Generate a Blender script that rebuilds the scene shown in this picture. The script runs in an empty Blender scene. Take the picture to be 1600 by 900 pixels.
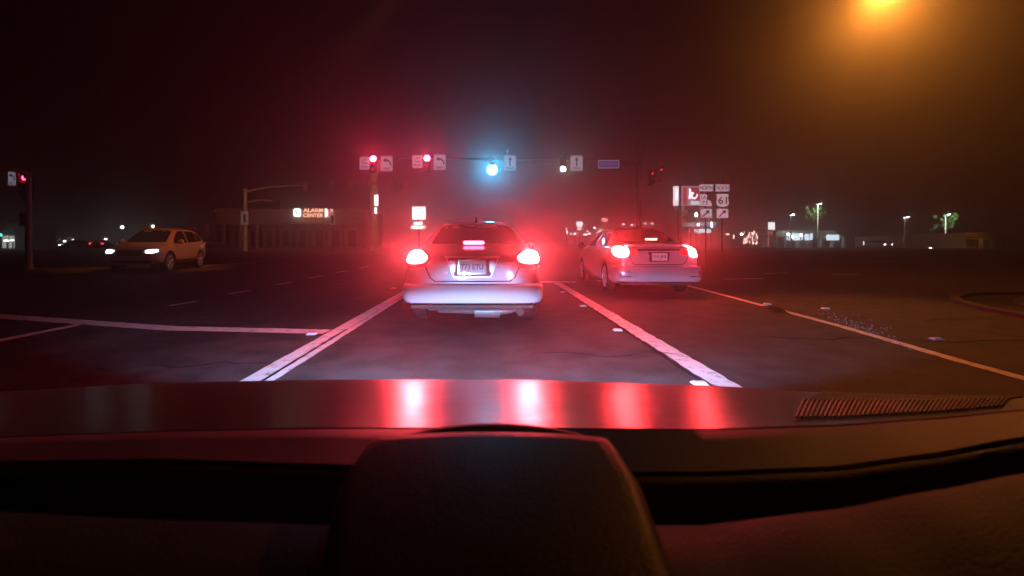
import bpy, bmesh, math, random
from mathutils import Vector, Matrix
from mathutils.bvhtree import BVHTree
from mathutils.geometry import delaunay_2d_cdt
random.seed(7)
R = math.radians
S = bpy.context.scene
COL = S.collection

# ------------------------------------------------------------------ camera, world, exposure
F = 700.0                      # focal length in pixels of the 1600 px wide photograph
CX, CY, CH = 766.0, 378.0, 1.1 # vanishing point, camera height
cam = bpy.data.cameras.new('camera'); camo = bpy.data.objects.new('camera', cam); COL.objects.link(camo)
camo.location = (0, 0, CH); camo.rotation_euler = (R(90), 0, 0)
cam.sensor_width = 36; cam.lens = 36 * F / 1600
cam.shift_x = (800 - CX) / 1600; cam.shift_y = -(450 - CY) / 1600
cam.clip_start = 0.02; cam.clip_end = 3000
cam.dof.use_dof = True; cam.dof.focus_distance = 9; cam.dof.aperture_fstop = 8
S.camera = camo
w = bpy.data.worlds.new('World'); S.world = w; w.use_nodes = True
w.node_tree.nodes['Background'].inputs[0].default_value = (0.9, 0.45, 0.35, 1)
w.node_tree.nodes['Background'].inputs[1].default_value = 0.0004
S.view_settings.view_transform = 'Standard'; S.view_settings.look = 'None'
S.view_settings.exposure = 0; S.view_settings.gamma = 1
S.render.engine = 'CYCLES'
cy = S.cycles
cy.use_denoising = True; S.cycles.seed = 3; cy.max_bounces = 5; cy.diffuse_bounces = 2; cy.glossy_bounces = 3
cy.transmission_bounces = 2; cy.volume_bounces = 0; cy.transparent_max_bounces = 6
cy.sample_clamp_indirect = 4; cy.use_light_tree = True; cy.caustics_reflective = False; cy.caustics_refractive = False

HAZE = 0.0105
BRAKE = 980.0        # radiance of the front car's brake lamps
BRAKE2 = 430.0

def spot(name, loc, target, power, color, size_deg, blend, radius=.06, scale=(1, 1, 1), parent=None):
    l = bpy.data.lights.new(name, 'SPOT'); l.energy = power; l.color = color; l.spot_size = R(size_deg)
    l.spot_blend = blend; l.shadow_soft_size = radius
    o = bpy.data.objects.new(name, l); COL.objects.link(o); o.location = loc
    d = Vector(target) - Vector(loc)
    o.rotation_euler = d.to_track_quat('-Z', 'Y').to_euler(); o.scale = scale
    if parent: o.parent = parent
    return o
HLC = (0.36, 0.55, 1.0)
for sx in (-.6, .6):
    # low beam: wide flat fan, then a hotter core towards the car in front
    spot('headlight_beam', (sx, 1.93, .44), (sx * .9, 4.6, -.02), 1500, HLC, 23, .5, .05, (8.5, 1, 1))
    spot('headlight_core', (sx, 1.94, .44), (-.2 + sx * .25, 5.5, .54), 300, HLC, 11, .8, .05, (1.9, 1, 1))
spot('headlight_core', (.6, 1.94, .44), (3.6, 8.9, .50), 620, HLC, 13, .8, .05, (1.3, 1, 1))
# extra spots lighting only the signs, imitating how their sheeting returns headlamp light
RETRO = bpy.data.collections.new('reflective_sheeting')
for o in (spot('retro_sign_fill', (-.6, 1.95, .44), (3, 29, 4.2), 6600, (.80, .76, 1), 132, .3, .05),
          spot('retro_sign_fill', (.6, 1.95, .44), (3, 29, 4.2), 6600, (.80, .76, 1), 132, .3, .05)):
    o.light_linking.receiver_collection = RETRO

# ------------------------------------------------------------------ helpers
def P(px, py, Y):  # point of the place seen at a pixel, at distance Y ahead
    return Vector(((px - CX) / F * Y, Y, CH - (py - CY) / F * Y))

MATS = {}
def mat(name, col, rough=.6, metal=0., spec=.5, coat=0., noise=None, bump=None, emit=None, es=0):
    if name in MATS: return MATS[name]
    m = bpy.data.materials.new(name); m.use_nodes = True; MATS[name] = m
    nt = m.node_tree; b = nt.nodes['Principled BSDF']
    b.inputs['Base Color'].default_value = (*col, 1); b.inputs['Roughness'].default_value = rough
    b.inputs['Metallic'].default_value = metal; b.inputs['Specular IOR Level'].default_value = spec
    b.inputs['Coat Weight'].default_value = coat; b.inputs['Coat Roughness'].default_value = .06
    tc = nt.nodes.new('ShaderNodeTexCoord')
    if noise:
        sc, amt = noise
        n = nt.nodes.new('ShaderNodeTexNoise'); n.inputs['Scale'].default_value = sc; n.inputs['Detail'].default_value = 6
        nt.links.new(tc.outputs['Object'], n.inputs['Vector'])
        r = nt.nodes.new('ShaderNodeValToRGB')
        r.color_ramp.elements[0].position = .3; r.color_ramp.elements[1].position = .7
        r.color_ramp.elements[0].color = (*[c * (1 - amt) for c in col], 1)
        r.color_ramp.elements[1].color = (*[min(1, c * (1 + amt)) for c in col], 1)
        nt.links.new(n.outputs['Fac'], r.inputs[0]); nt.links.new(r.outputs[0], b.inputs['Base Color'])
    if bump:
        sc, st = bump
        n2 = nt.nodes.new('ShaderNodeTexNoise'); n2.inputs['Scale'].default_value = sc; n2.inputs['Detail'].default_value = 3
        nt.links.new(tc.outputs['Object'], n2.inputs['Vector'])
        bp = nt.nodes.new('ShaderNodeBump'); bp.inputs['Strength'].default_value = st; bp.inputs['Distance'].default_value = .01 if sc < 200 else .0015
        nt.links.new(n2.outputs['Fac'], bp.inputs['Height']); nt.links.new(bp.outputs[0], b.inputs['Normal'])
    if emit:
        b.inputs['Emission Color'].default_value = (*emit, 1); b.inputs['Emission Strength'].default_value = es
    return m
def emat(name, col, s, sample=True):
    m = mat(name, (.3 * col[0] + .02, .3 * col[1] + .02, .3 * col[2] + .02), .4, emit=col, es=s)
    if not sample: m.cycles.emission_sampling = 'NONE'
    return m

class MB:
    def __init__(s): s.v = []; s.f = []; s.m = []
    def add(s, vs, fs, mi=0):
        k = len(s.v); s.v += [tuple(v) for v in vs]
        for f in fs: s.f.append(tuple(i + k for i in f)); s.m.append(mi)
        return s
    def box(s, c, d, mi=0, rot=None):
        c = Vector(c); vs = []
        for x in (-.5, .5):
            for y in (-.5, .5):
                for z in (-.5, .5):
                    p = Vector((x * d[0], y * d[1], z * d[2]))
                    if rot: p = rot @ p
                    vs.append(c + p)
        return s.add(vs, [(0, 1, 3, 2), (4, 6, 7, 5), (0, 4, 5, 1), (2, 3, 7, 6), (0, 2, 6, 4), (1, 5, 7, 3)], mi)
    def tube(s, path, rad, n=10, mi=0, cap=True):
        path = [Vector(p) for p in path]; rs = rad if isinstance(rad, (list, tuple)) else [rad] * len(path)
        vs = []
        up = None
        for i, p in enumerate(path):
            t = (path[min(i + 1, len(path) - 1)] - path[max(i - 1, 0)]).normalized()
            if up is None:
                up = Vector((0, 0, 1)) if abs(t.z) < .9 else Vector((1, 0, 0))
            a = t.cross(up).normalized(); b = a.cross(t).normalized(); up = b
            for k in range(n):
                an = 2 * math.pi * k / n
                vs.append(p + (a * math.cos(an) + b * math.sin(an)) * rs[i])
        fs = []
        for i in range(len(path) - 1):
            for k in range(n):
                fs.append((i * n + k, i * n + (k + 1) % n, (i + 1) * n + (k + 1) % n, (i + 1) * n + k))
        if cap: fs += [tuple(range(n))[::-1], tuple((len(path) - 1) * n + k for k in range(n))]
        return s.add(vs, fs, mi)
    def prism(s, pts, o, r, u, nrm, t, mi=0):  # outline pts (a,b) in frame (o,r,u), extruded from o by t along -nrm
        o, r, u, nrm = Vector(o), Vector(r), Vector(u), Vector(nrm); n = len(pts)
        vs = [o + r * a + u * b for a, b in pts] + [o + r * a + u * b - nrm * t for a, b in pts]
        fs = [tuple(range(n)), tuple(range(2 * n - 1, n - 1, -1))] + [(i, i + n, (i + 1) % n + n, (i + 1) % n) for i in range(n)]
        return s.add(vs, fs, mi)
    def lathe(s, prof, c, axis='X', n=28, mi=0):  # prof (along, radius)
        vs = []; c = Vector(c)
        for a, r in prof:
            for k in range(n):
                an = 2 * math.pi * k / n
                q = (a, r * math.cos(an), r * math.sin(an))
                if axis == 'Y': q = (q[1], q[0], q[2])
                if axis == 'Z': q = (q[1], q[2], q[0])
                vs.append(c + Vector(q))
        fs = []
        for i in range(len(prof) - 1):
            for k in range(n):
                fs.append((i * n + k, i * n + (k + 1) % n, (i + 1) * n + (k + 1) % n, (i + 1) * n + k))
        fs += [tuple(range(n)), tuple((len(prof) - 1) * n + k for k in range(n))]
        return s.add(vs, fs, mi)
    def text(s, txt, size, o, r, u, nrm, mi=0, off=.004, width=None, bold=0.0):
        vs, fs = text_geo(txt, size, bold)
        if width:
            xs = [v[0] for v in vs]; k = width / (max(xs) - min(xs)); vs = [(v[0] * k, v[1]) for v in vs]
        o, r, u, nrm = Vector(o), Vector(r), Vector(u), Vector(nrm)
        return s.add([o + r * a + u * b + nrm * off for a, b in vs], fs, mi)
    def build(s, name, mats, parent=None, smooth=False, bevel=0, loc=None):
        me = bpy.data.meshes.new(name)
        org = Vector(loc) if loc is not None else Vector((0, 0, 0))
        me.from_pydata([tuple(Vector(v) - org) for v in s.v], [], s.f)
        for m in (mats if isinstance(mats, (list, tuple)) else [mats]): me.materials.append(m)
        me.polygons.foreach_set('material_index', s.m)
        bm = bmesh.new(); bm.from_mesh(me); bmesh.ops.recalc_face_normals(bm, faces=bm.faces); bm.to_mesh(me); bm.free()
        if smooth:
            me.polygons.foreach_set('use_smooth', [True] * len(me.polygons)); me.set_sharp_from_angle(angle=R(40))
        me.update()
        o = bpy.data.objects.new(name, me); COL.objects.link(o); o.location = org
        if parent: o.parent = parent
        if bevel:
            b = o.modifiers.new('bevel', 'BEVEL'); b.width = bevel; b.segments = 3; b.limit_method = 'ANGLE'
        return o

_tc = {}
def text_geo(txt, size, bold=0.0):
    key = (txt, bold)
    if key not in _tc:
        cu = bpy.data.curves.new('t', 'FONT'); cu.body = txt; cu.size = 1; cu.align_x = 'CENTER'; cu.align_y = 'CENTER'
        cu.resolution_u = 3; cu.offset = bold; cu.fill_mode = 'FRONT'
        o = bpy.data.objects.new('t', cu); COL.objects.link(o)
        bpy.context.view_layer.update()
        me = bpy.data.meshes.new_from_object(o.evaluated_get(bpy.context.evaluated_depsgraph_get()))
        vs = [(v.co.x, v.co.y) for v in me.vertices]; fs = [tuple(p.vertices) for p in me.polygons]
        bpy.data.objects.remove(o); bpy.data.curves.remove(cu); bpy.data.meshes.remove(me)
        # centre on the real bounds
        cx = (max(v[0] for v in vs) + min(v[0] for v in vs)) / 2; cyy = (max(v[1] for v in vs) + min(v[1] for v in vs)) / 2
        _tc[key] = ([(a - cx, b - cyy) for a, b in vs], fs)
    vs, fs = _tc[key]
    return [(a * size, b * size) for a, b in vs], fs

def tag(o, label=None, cat=None, group=None, kind=None):
    if label: o['label'] = label
    if cat: o['category'] = cat
    if group: o['group'] = group
    if kind: o['kind'] = kind
    return o
def thing(name, label, cat, loc=(0, 0, 0), rz=0, group=None):
    o = bpy.data.objects.new(name, None); COL.objects.link(o); o.location = loc; o.rotation_euler.z = rz
    o.empty_display_size = .3
    return tag(o, label, cat, group)
def dup(root, loc, rz=None, label=None, group=None, skip=()):
    r = root.copy(); COL.objects.link(r); r.location = loc
    if rz is not None: r.rotation_euler.z = rz
    if label: r['label'] = label
    if group: r['group'] = group
    for ch in list(root.children):
        if ch.type != 'MESH': continue
        c = ch.copy(); COL.objects.link(c); c.parent = r
        for g in ch.children:
            d = g.copy(); COL.objects.link(d); d.parent = c
    return r
FX, FU, FN = (1, 0, 0), (0, 0, 1), (0, -1, 0)   # a face looking back at the camera car

# ------------------------------------------------------------------ materials
def asphalt():
    m = mat('asphalt', (.045, .043, .04), .55, spec=.22, bump=(90, .6)); nt = m.node_tree; b = nt.nodes['Principled BSDF']
    tc = nt.nodes.new('ShaderNodeTexCoord')
    def noise(sc, det, scale=(1, 1, 1)):
        mp = nt.nodes.new('ShaderNodeMapping'); mp.inputs['Scale'].default_value = scale
        n = nt.nodes.new('ShaderNodeTexNoise'); n.inputs['Scale'].default_value = sc; n.inputs['Detail'].default_value = det
        nt.links.new(tc.outputs['Object'], mp.inputs[0]); nt.links.new(mp.outputs[0], n.inputs['Vector']); return n
    big = noise(.5, 4, (1.6, .25, 1)); fine = noise(60, 5); mid = noise(3, 6)
    mx = nt.nodes.new('ShaderNodeMath'); mx.operation = 'MULTIPLY'; nt.links.new(big.outputs[0], mx.inputs[0]); nt.links.new(mid.outputs[0], mx.inputs[1])
    ad = nt.nodes.new('ShaderNodeMath'); ad.operation = 'MULTIPLY_ADD'; nt.links.new(fine.outputs[0], ad.inputs[0]); ad.inputs[1].default_value = .55; nt.links.new(mx.outputs[0], ad.inputs[2])
    r = nt.nodes.new('ShaderNodeValToRGB'); nt.links.new(ad.outputs[0], r.inputs[0])
    r.color_ramp.elements[0].position = .42; r.color_ramp.elements[0].color = (.012, .0155, .015, 1)
    r.color_ramp.elements[1].position = .64; r.color_ramp.elements[1].color = (.055, .048, .045, 1)
    nt.links.new(r.outputs[0], b.inputs['Base Color'])
    r2 = nt.nodes.new('ShaderNodeMapRange'); nt.links.new(big.outputs[0], r2.inputs[0]); r2.inputs[3].default_value = .62; r2.inputs[4].default_value = .9
    nt.links.new(r2.outputs[0], b.inputs['Roughness'])
    return m
ASPH = asphalt()
def paint_mat():
    m = mat('road_paint', (.72, .72, .70), .55); nt = m.node_tree; b = nt.nodes['Principled BSDF']
    tc = nt.nodes.new('ShaderNodeTexCoord'); n = nt.nodes.new('ShaderNodeTexNoise'); n.inputs['Scale'].default_value = 9; n.inputs['Detail'].default_value = 9; n.inputs['Roughness'].default_value = .7
    nt.links.new(tc.outputs['Object'], n.inputs['Vector'])
    r = nt.nodes.new('ShaderNodeValToRGB'); r.color_ramp.elements[0].position = .33; r.color_ramp.elements[0].color = (.13, .13, .125, 1)
    r.color_ramp.elements[1].position = .47; r.color_ramp.elements[1].color = (.62, .62, .60, 1)
    nt.links.new(n.outputs[0], r.inputs[0]); nt.links.new(r.outputs[0], b.inputs['Base Color']); return m
PAINT = paint_mat()
CONC = mat('concrete', (.26, .25, .23), .85, noise=(2.5, .25), bump=(40, .3))
GRASS = mat('dry_grass', (.05, .06, .025), .95, noise=(1.2, .5), bump=(30, .8))
GALV = mat('galvanised_steel', (.21, .20, .19), .55, metal=.5, noise=(6, .2))
DARKM = mat('dark_metal', (.03, .03, .03), .5, metal=.3)
BLACK = mat('black_plastic', (.012, .012, .012), .6, spec=.15)
RUBBER = mat('rubber', (.012, .012, .012), .95, spec=.1, bump=(80, .3))
GLASS = mat('tinted_glass', (.008, .009, .01), .05, spec=.6)
CHROME = mat('chrome', (.75, .75, .76), .12, metal=1)
ALLOY = mat('alloy', (.5, .5, .52), .3, metal=.8)
SHEET = mat('white_sheeting', (.80, .80, .82), .7)
LEGEND = mat('sign_black', (.02, .02, .03), .7)
BLUESH = mat('street_sign_blue', (.10, .09, .40), .6)
STUCCO = mat('stucco', (.36, .30, .24), .9, noise=(1.5, .2), bump=(25, .3))
BRICKY = mat('brown_wall', (.22, .13, .08), .9, noise=(2, .3), bump=(30, .3))
DARKW = mat('dark_window', (.02, .022, .025), .1)

# ------------------------------------------------------------------ setting
g = MB(); N = 24
g.add([(-700, -80, -.02), (700, -80, -.02), (700, 900, -.02), (-700, 900, -.02)], [(0, 1, 2, 3)])
tag(g.build('ground', GRASS), kind='structure')
g = MB(); X0, X1, Y0, Y1, n = -90, 90, -12, 62, 40
g.add([(X0, Y0, 0), (X1, Y0, 0), (X1, Y1, 0), (X0, Y1, 0)], [(0, 1, 2, 3)])
g.add([(-17, Y1, 0), (17, Y1, 0), (14, 260, 0), (-14, 260, 0)], [(0, 1, 2, 3)])
tag(g.build('road', ASPH), kind='structure')

def strip(m, pts, wd, z=.004, jitter=.0, n=40, mi=0):
    """painted line through pts (x,y) of a width, with slightly ragged edges"""
    L = []
    for i in range(len(pts) - 1):
        a, b = Vector(pts[i]), Vector(pts[i + 1]); k = max(1, int((b - a).length / .09)) if jitter else 1
        for j in range(k): L.append(a.lerp(b, j / k))
    L.append(Vector(pts[-1])); vs = []
    for i, p in enumerate(L):
        t = (L[min(i + 1, len(L) - 1)] - L[max(0, i - 1)]).normalized(); nn = Vector((-t.y, t.x))
        for s_ in (-1, 1):
            q = p + nn * s_ * (wd / 2 + random.uniform(-jitter, jitter)); vs.append((q.x, q.y, z))
    m.add(vs, [(2 * i, 2 * i + 1, 2 * i + 3, 2 * i + 2) for i in range(len(L) - 1)], mi)
m = MB()
# left edge of the own lane: a wide band and a thinner one with a crack between
strip(m, [(-1.90, 2.2), (-1.88, 5.0), (-1.86, 12.4)], .17, jitter=.006)
strip(m, [(-1.745, 2.2), (-1.745, 5.4), (-1.74, 12.4)], .075, jitter=.007)
strip(m, [(1.80, 2.2), (1.80, 12.0)], .20, jitter=.012)
strip(m, [(1.32, 12.3), (2.35, 12.3)], .34, jitter=.01)
strip(m, [(3.0, 12.6), (4.9, 12.6)], .34, jitter=.01)
strip(m, [(4.18, 2.2), (4.34, 4.2), (4.56, 5.8), (4.93, 10.8), (5.0, 12.4)], .12, jitter=.008)
tag(m.build('lane_marking', PAINT), kind='structure')
m = MB()
strip(m, [(-1.99, 5.47), (-4.1, 5.70), (-7.4, 6.66), (-9.2, 7.3)], .26, jitter=.007)
strip(m, [(-5.46, 2.2), (-5.46, 6.0)], .14, jitter=.008)
strip(m, [(-9.0, 2.2), (-9.0, 7.1)], .12, jitter=.008)
tag(m.build('stop_line_marking', PAINT), kind='structure')
m = MB()
for a, b in ((7.7, 8.32), (9.45, 10.1), (11.5, 12.2), (13.6, 14.5), (16.0, 17), (18.8, 20)):
    strip(m, [(-5.52, a), (-5.42, b)], .10, jitter=.005)
for xa, xb, yy in ((-27, -22.5, 30), (-19, -16, 27), (-17.2, -14.6, 21.2), (-14.4, -12.6, 19.8), (-22, -17, 36), (9.5, 10.6, 15.6), (11.4, 12.6, 15.0), (6.9, 8.2, 13.2), (-14, -8, 44), (-34, -27, 24)):
    strip(m, [(xa, yy), (xb, yy + .25)], .12, jitter=.006)
strip(m, [(-40, 50), (-16, 52)], .25); strip(m, [(14, 50), (50, 52)], .2); strip(m, [(16, 24), (48, 28)], .14)
tag(m.build('crossing_lane_marking', PAINT), kind='structure')
# tar patches and seams in the asphalt
TAR = mat('tar', (.012, .012, .012), .85, spec=.1)
m = MB()
strip(m, [(-1.795, 2.2), (-1.80, 5.6)], .022, z=.008, jitter=.006)
strip(m, [(1.66, 2.5), (1.67, 9.0)], .03, z=.004, jitter=.01)
strip(m, [(4.5, 6.9), (4.75, 7.6)], .22, z=.008, jitter=.03)
for x_, y_, l_ in ((.4, 4.4, 1.6), (3.1, 5.2, 3.0), (-3.4, 3.9, 1.4), (7.5, 9, 6), (6.0, 6.2, 2.5), (-8, 11, 5)):
    pts = [(x_, y_)]
    for k in range(9): pts.append((pts[-1][0] + random.uniform(.3, .8) * l_ / 5, pts[-1][1] + random.uniform(-.12, .16)))
    strip(m, pts, .02, z=.004, jitter=.008)
for k in range(7):  # short gouges across the paint
    yy = 5.6 + k * .33; strip(m, [(1.72 + random.uniform(-.04, .04), yy), (1.84, yy + random.uniform(.02, .12))], .015, z=.008, jitter=.004)
tag(m.build('tar_seam', TAR), kind='structure')

# raised curbs and verges
def kerb_path(name, pts, wd=.16, h=.06):
    m = MB(); L = [Vector(p) for p in pts]; rows = []
    for i, p in enumerate(L):
        t = (L[min(i + 1, len(L) - 1)] - L[max(0, i - 1)]).normalized(); nn = Vector((-t.y, t.x))
        rows.append([(p.x + nn.x * a, p.y + nn.y * a, z) for a, z in ((-wd / 2, -.01), (-wd / 2 + .02, h), (wd / 2, h), (wd / 2, -.01))])
    vs = [q for r_ in rows for q in r_]
    fs = [(4 * i + j, 4 * i + (j + 1) % 4, 4 * i + 4 + (j + 1) % 4, 4 * i + 4 + j) for i in range(len(rows) - 1) for j in range(4)]
    fs += [(0, 1, 2, 3), tuple(4 * (len(rows) - 1) + j for j in (3, 2, 1, 0))]
    m.add(vs, fs); return tag(m.build(name, CONC), kind='structure')
arc = [(7.6 + 3.2 * (1 - math.cos(a)) , 5.2 + 4.2 * math.sin(a)) for a in [k * math.pi / 2 / 10 for k in range(11)]]
CONC = mat('weathered_kerb', (.055, .05, .045), .9, noise=(3, .3))
kerb_path('kerb', [(7.6, 1.5)] + arc + [(30, 10.5)])
arc2 = [(x + .55, y - .6) for x, y in arc]
kerb_path('kerb', [(8.15, 1.5)] + arc2 + [(30, 9.7)], h=.05)
kerb_path('kerb', [(-90, 58), (-20, 58.5), (-14, 61)]); kerb_path('kerb', [(90, 56), (22, 57), (14, 61)])
kerb_path('kerb', [(-12, 26), (-12.3, 22), (-13.5, 19.2), (-18, 18.2), (-60, 17.5)])
m = MB(); m.add([(-12.1, 26, .13), (-12.4, 22, .13), (-13.6, 19.3, .13), (-18, 18.4, .13), (-60, 17.7, .13), (-60, 19.6, .13), (-18, 21, .13)], [(0, 1, 2, 3, 4, 5, 6)])
SIDE = mat('sidewalk_concrete', (.2, .19, .17), .9, noise=(1.4, .3), bump=(30, .3))
m = MB(); m.box((-55, 60.2, .03), (74, 3.2, .16)); m.box((56, 59, .03), (74, 3.0, .16))
tag(m.build('sidewalk', SIDE), kind='structure')

# pavement reflectors
REFL = mat('reflector', (.42, .42, .44), .5)
mk = None
for i, (px, py, lab) in enumerate(((487, 523, 'white reflector where the stop line meets the left lane line'), (1093, 601, 'white reflector beside the lane line nearest the dashboard'),
        (965, 517, 'white reflector left of the lane line, second up from the dashboard'), (911, 479, 'white reflector left of the lane line behind the second car'), (879, 457, 'farthest white reflector left of the right lane line'),
        (1199, 476, 'white reflector on the far stretch of the right edge line'), (1463, 531, 'white reflector on dark asphalt right of the edge line'), (1290, 483, 'small white reflector just above the right edge line'), (615, 451, 'small white reflector just left of the front car bumper'))):
    Y = 770 / (py - 378)
    if mk is None:
        m = MB(); m.prism([(-.055, 0), (.055, 0), (.04, .02), (-.04, .02)], (0, -.05, 0), FX, FU, FN, -.0, 0)
        m = MB(); m.add([(-.055, -.05, 0), (.055, -.05, 0), (.055, .05, 0), (-.055, .05, 0), (-.04, -.02, .022), (.04, -.02, .022), (.04, .02, .022), (-.04, .02, .022)],
                        [(0, 1, 5, 4), (1, 2, 6, 5), (2, 3, 7, 6), (3, 0, 4, 7), (4, 5, 6, 7)])
        mk = m.build('pavement_reflector', REFL); o = mk
    else: o = mk.copy(); COL.objects.link(o)
    p = P(px, py, Y); o.location = (p.x, p.y, .005); tag(o, lab, 'reflector', 'raised reflectors on the road')
# glass crumbs by the edge line
m = MB()
for k in range(170):
    px = random.gauss(1345, 42); py = 515 + (px - 1345) * .38 - abs(random.gauss(0, 11)) + 3
    if px < 1262 or px > 1452: continue
    p = P(px, py, 770 / (py - 378)); s_ = random.uniform(.004, .013)
    a = random.uniform(0, 6.28)
    m.add([(p.x + s_ * math.cos(a + t), p.y + s_ * math.sin(a + t), .003) for t in (0, 2.1, 4.2)] + [(p.x, p.y, .006 + s_ * .8)], [(0, 1, 3), (1, 2, 3), (2, 0, 3), (0, 2, 1)])
o = tag(m.build('debris', mat('crushed_glass', (.2, .2, .18), .5)), 'scattered pale crumbs of glass beside the right edge line', 'debris', kind='stuff')

# ------------------------------------------------------------------ vehicles
def ring(st):
    y, zb, zs, zt, w_, wr = st; h = zs - zb; gg = zt - zs
    return [(0, zb), (.78 * w_, zb), (.965 * w_, zb + .05), (w_, zb + .32 * h), (.995 * w_, zb + .74 * h), (.965 * w_, zs - .015),
            (.93 * w_, zs + min(.03, gg * .3)), (wr + (.93 * w_ - wr) * .12, zt - min(.10, gg * .42)), (wr * .86, zt - min(.025, gg * .12)), (wr * .45, zt - .003), (0, zt)]
def body_mesh(name, stations, m, root, wheels=(), wr=.33, W=.88, extra=None):
    rs = [ring(s) for s in stations]; K = len(rs[0]); vs = []; idx = []
    for s, r_ in zip(stations, rs):
        row = []
        for i, (x, z) in enumerate(r_): row.append(len(vs)); vs.append((x, s[0], z))
        row2 = [row[0]]
        for i, (x, z) in list(enumerate(r_))[1:-1]: row2.append(len(vs)); vs.append((-x, s[0], z))
        row2.append(row[-1]); idx.append((row, row2))
    fs = []
    for a, b in zip(idx, idx[1:]):
        for i in range(K - 1):
            fs.append((a[0][i], a[0][i + 1], b[0][i + 1], b[0][i])); fs.append((a[1][i + 1], a[1][i], b[1][i], b[1][i + 1]))
    for e, fl in ((idx[0], 0), (idx[-1], 1)):
        for i in range(K - 1):
            q = [e[0][i], e[0][i + 1], e[1][i + 1], e[1][i]]
            q = [v for j, v in enumerate(q) if v not in q[:j]]
            fs.append(tuple(q if fl else q[::-1]))
    me = bpy.data.meshes.new(name); me.from_pydata(vs, [], fs); me.update()
    o = bpy.data.objects.new(name, me); COL.objects.link(o)
    sb = o.modifiers.new('s', 'SUBSURF'); sb.levels = 2; sb.render_levels = 2
    cut = None
    if wheels:
        c = MB()
        for wy in wheels:
            for sx in (-1, 1): c.tube([(sx * (W - .26), wy, wr + .01), (sx * (W + .2), wy, wr + .01)], wr * 1.15, 28)
        cut = c.build('cut', m); bo = o.modifiers.new('b', 'BOOLEAN'); bo.object = cut; bo.operation = 'DIFFERENCE'; bo.solver = 'EXACT'
    bpy.context.view_layer.update()
    dg = bpy.context.evaluated_depsgraph_get(); me2 = bpy.data.meshes.new_from_object(o.evaluated_get(dg))
    bpy.data.objects.remove(o)
    if cut: bpy.data.objects.remove(cut)
    me2.name = name; me2.materials.clear(); me2.materials.append(m)
    me2.polygons.foreach_set('use_smooth', [True] * len(me2.polygons)); me2.set_sharp_from_angle(angle=R(38))
    bm = bmesh.new(); bm.from_mesh(me2); bvh = BVHTree.FromBMesh(bm); bm.free()
    ob = bpy.data.objects.new(name, me2); COL.objects.link(ob); ob.parent = root
    return ob, bvh

def patch(bvh, pts, axis, out=.006, depth=.03, step=.05, mb=None, mi=0, round_=0):
    """lay the outline pts on the body seen along an axis ('+y' looks forward from behind, '-y' from the front, '+x'/'-x' from the sides) as a thin shell"""
    if round_:
        P2 = []
        n = len(pts)
        for i in range(n):
            a, b, c = Vector(pts[i - 1]), Vector(pts[i]), Vector(pts[(i + 1) % n])
            r1 = min(round_, (a - b).length * .45); r2 = min(round_, (c - b).length * .45)
            p0 = b + (a - b).normalized() * r1; p1 = b + (c - b).normalized() * r2
            for t in (0, .25, .5, .75, 1): P2.append(tuple(p0 * (1 - t) ** 2 + b * 2 * t * (1 - t) + p1 * t * t))
        pts = P2
    D = []
    for i, p in enumerate(pts):
        a, b = Vector(p), Vector(pts[(i + 1) % len(pts)]); k = max(1, int((b - a).length / step))
        for j in range(k): D.append(a.lerp(b, j / k))
    n = len(D); inner = []
    x0 = min(p.x for p in D); x1 = max(p.x for p in D); y0 = min(p.y for p in D); y1 = max(p.y for p in D)
    def inside(q):
        c = False
        for i in range(n):
            a, b = D[i], D[i - 1]
            if (a.y > q.y) != (b.y > q.y) and q.x < (b.x - a.x) * (q.y - a.y) / (b.y - a.y) + a.x: c = not c
        return c
    xx = x0 + step * .5
    while xx < x1:
        yy = y0 + step * .5
        while yy < y1:
            q = Vector((xx, yy))
            if inside(q) and min((q - d).length for d in D) > step * .4: inner.append(q)
            yy += step
        xx += step
    co, ed, fc, *_ = delaunay_2d_cdt(D + inner, [], [list(range(n))], 1, 1e-6)
    sg = 1 if axis[0] == '+' else -1
    front = []; ok = True; last = None
    for q in co:
        if axis[1] == 'y': org = Vector((q.x, -sg * 9 if sg > 0 else 9, q.y)); d = Vector((0, sg, 0))
        elif axis[1] == 'x': org = Vector((-sg * 9, q.x, q.y)); d = Vector((sg, 0, 0))
        else: org = Vector((q.x, q.y, 9)); d = Vector((0, 0, -1))
        if axis == '+y': org.y = -9
        h = bvh.ray_cast(org, d)
        if h[0] is None: front.append(None)
        else:
            front.append((h[0] + h[1] * out if h[1].dot(d) < 0 else h[0] - h[1] * out, d))
    good = [f for f in front if f]
    for i, f in enumerate(front):
        if f is None:
            q = co[i]; best = min((j for j in range(len(co)) if front[j]), key=lambda j: (co[j] - q).length)
            front[i] = front[best]
    mb = mb or MB(); m_ = len(co)
    # boundary edges for the rim
    cnt = {}
    for f in fc:
        for a, b in zip(f, f[1:] + f[:1]): cnt[(a, b)] = cnt.get((a, b), 0) + 1
    rim = [(a, b) for (a, b) in cnt if (b, a) not in cnt]
    vs = [f[0] for f in front] + [f[0] + f[1] * depth for f in front]
    mb.add(vs, [tuple(f) for f in fc] + [tuple(i + m_ for i in f[::-1]) for f in fc] + [(b, a, a + m_, b + m_) for a, b in rim], mi)
    return mb
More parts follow.
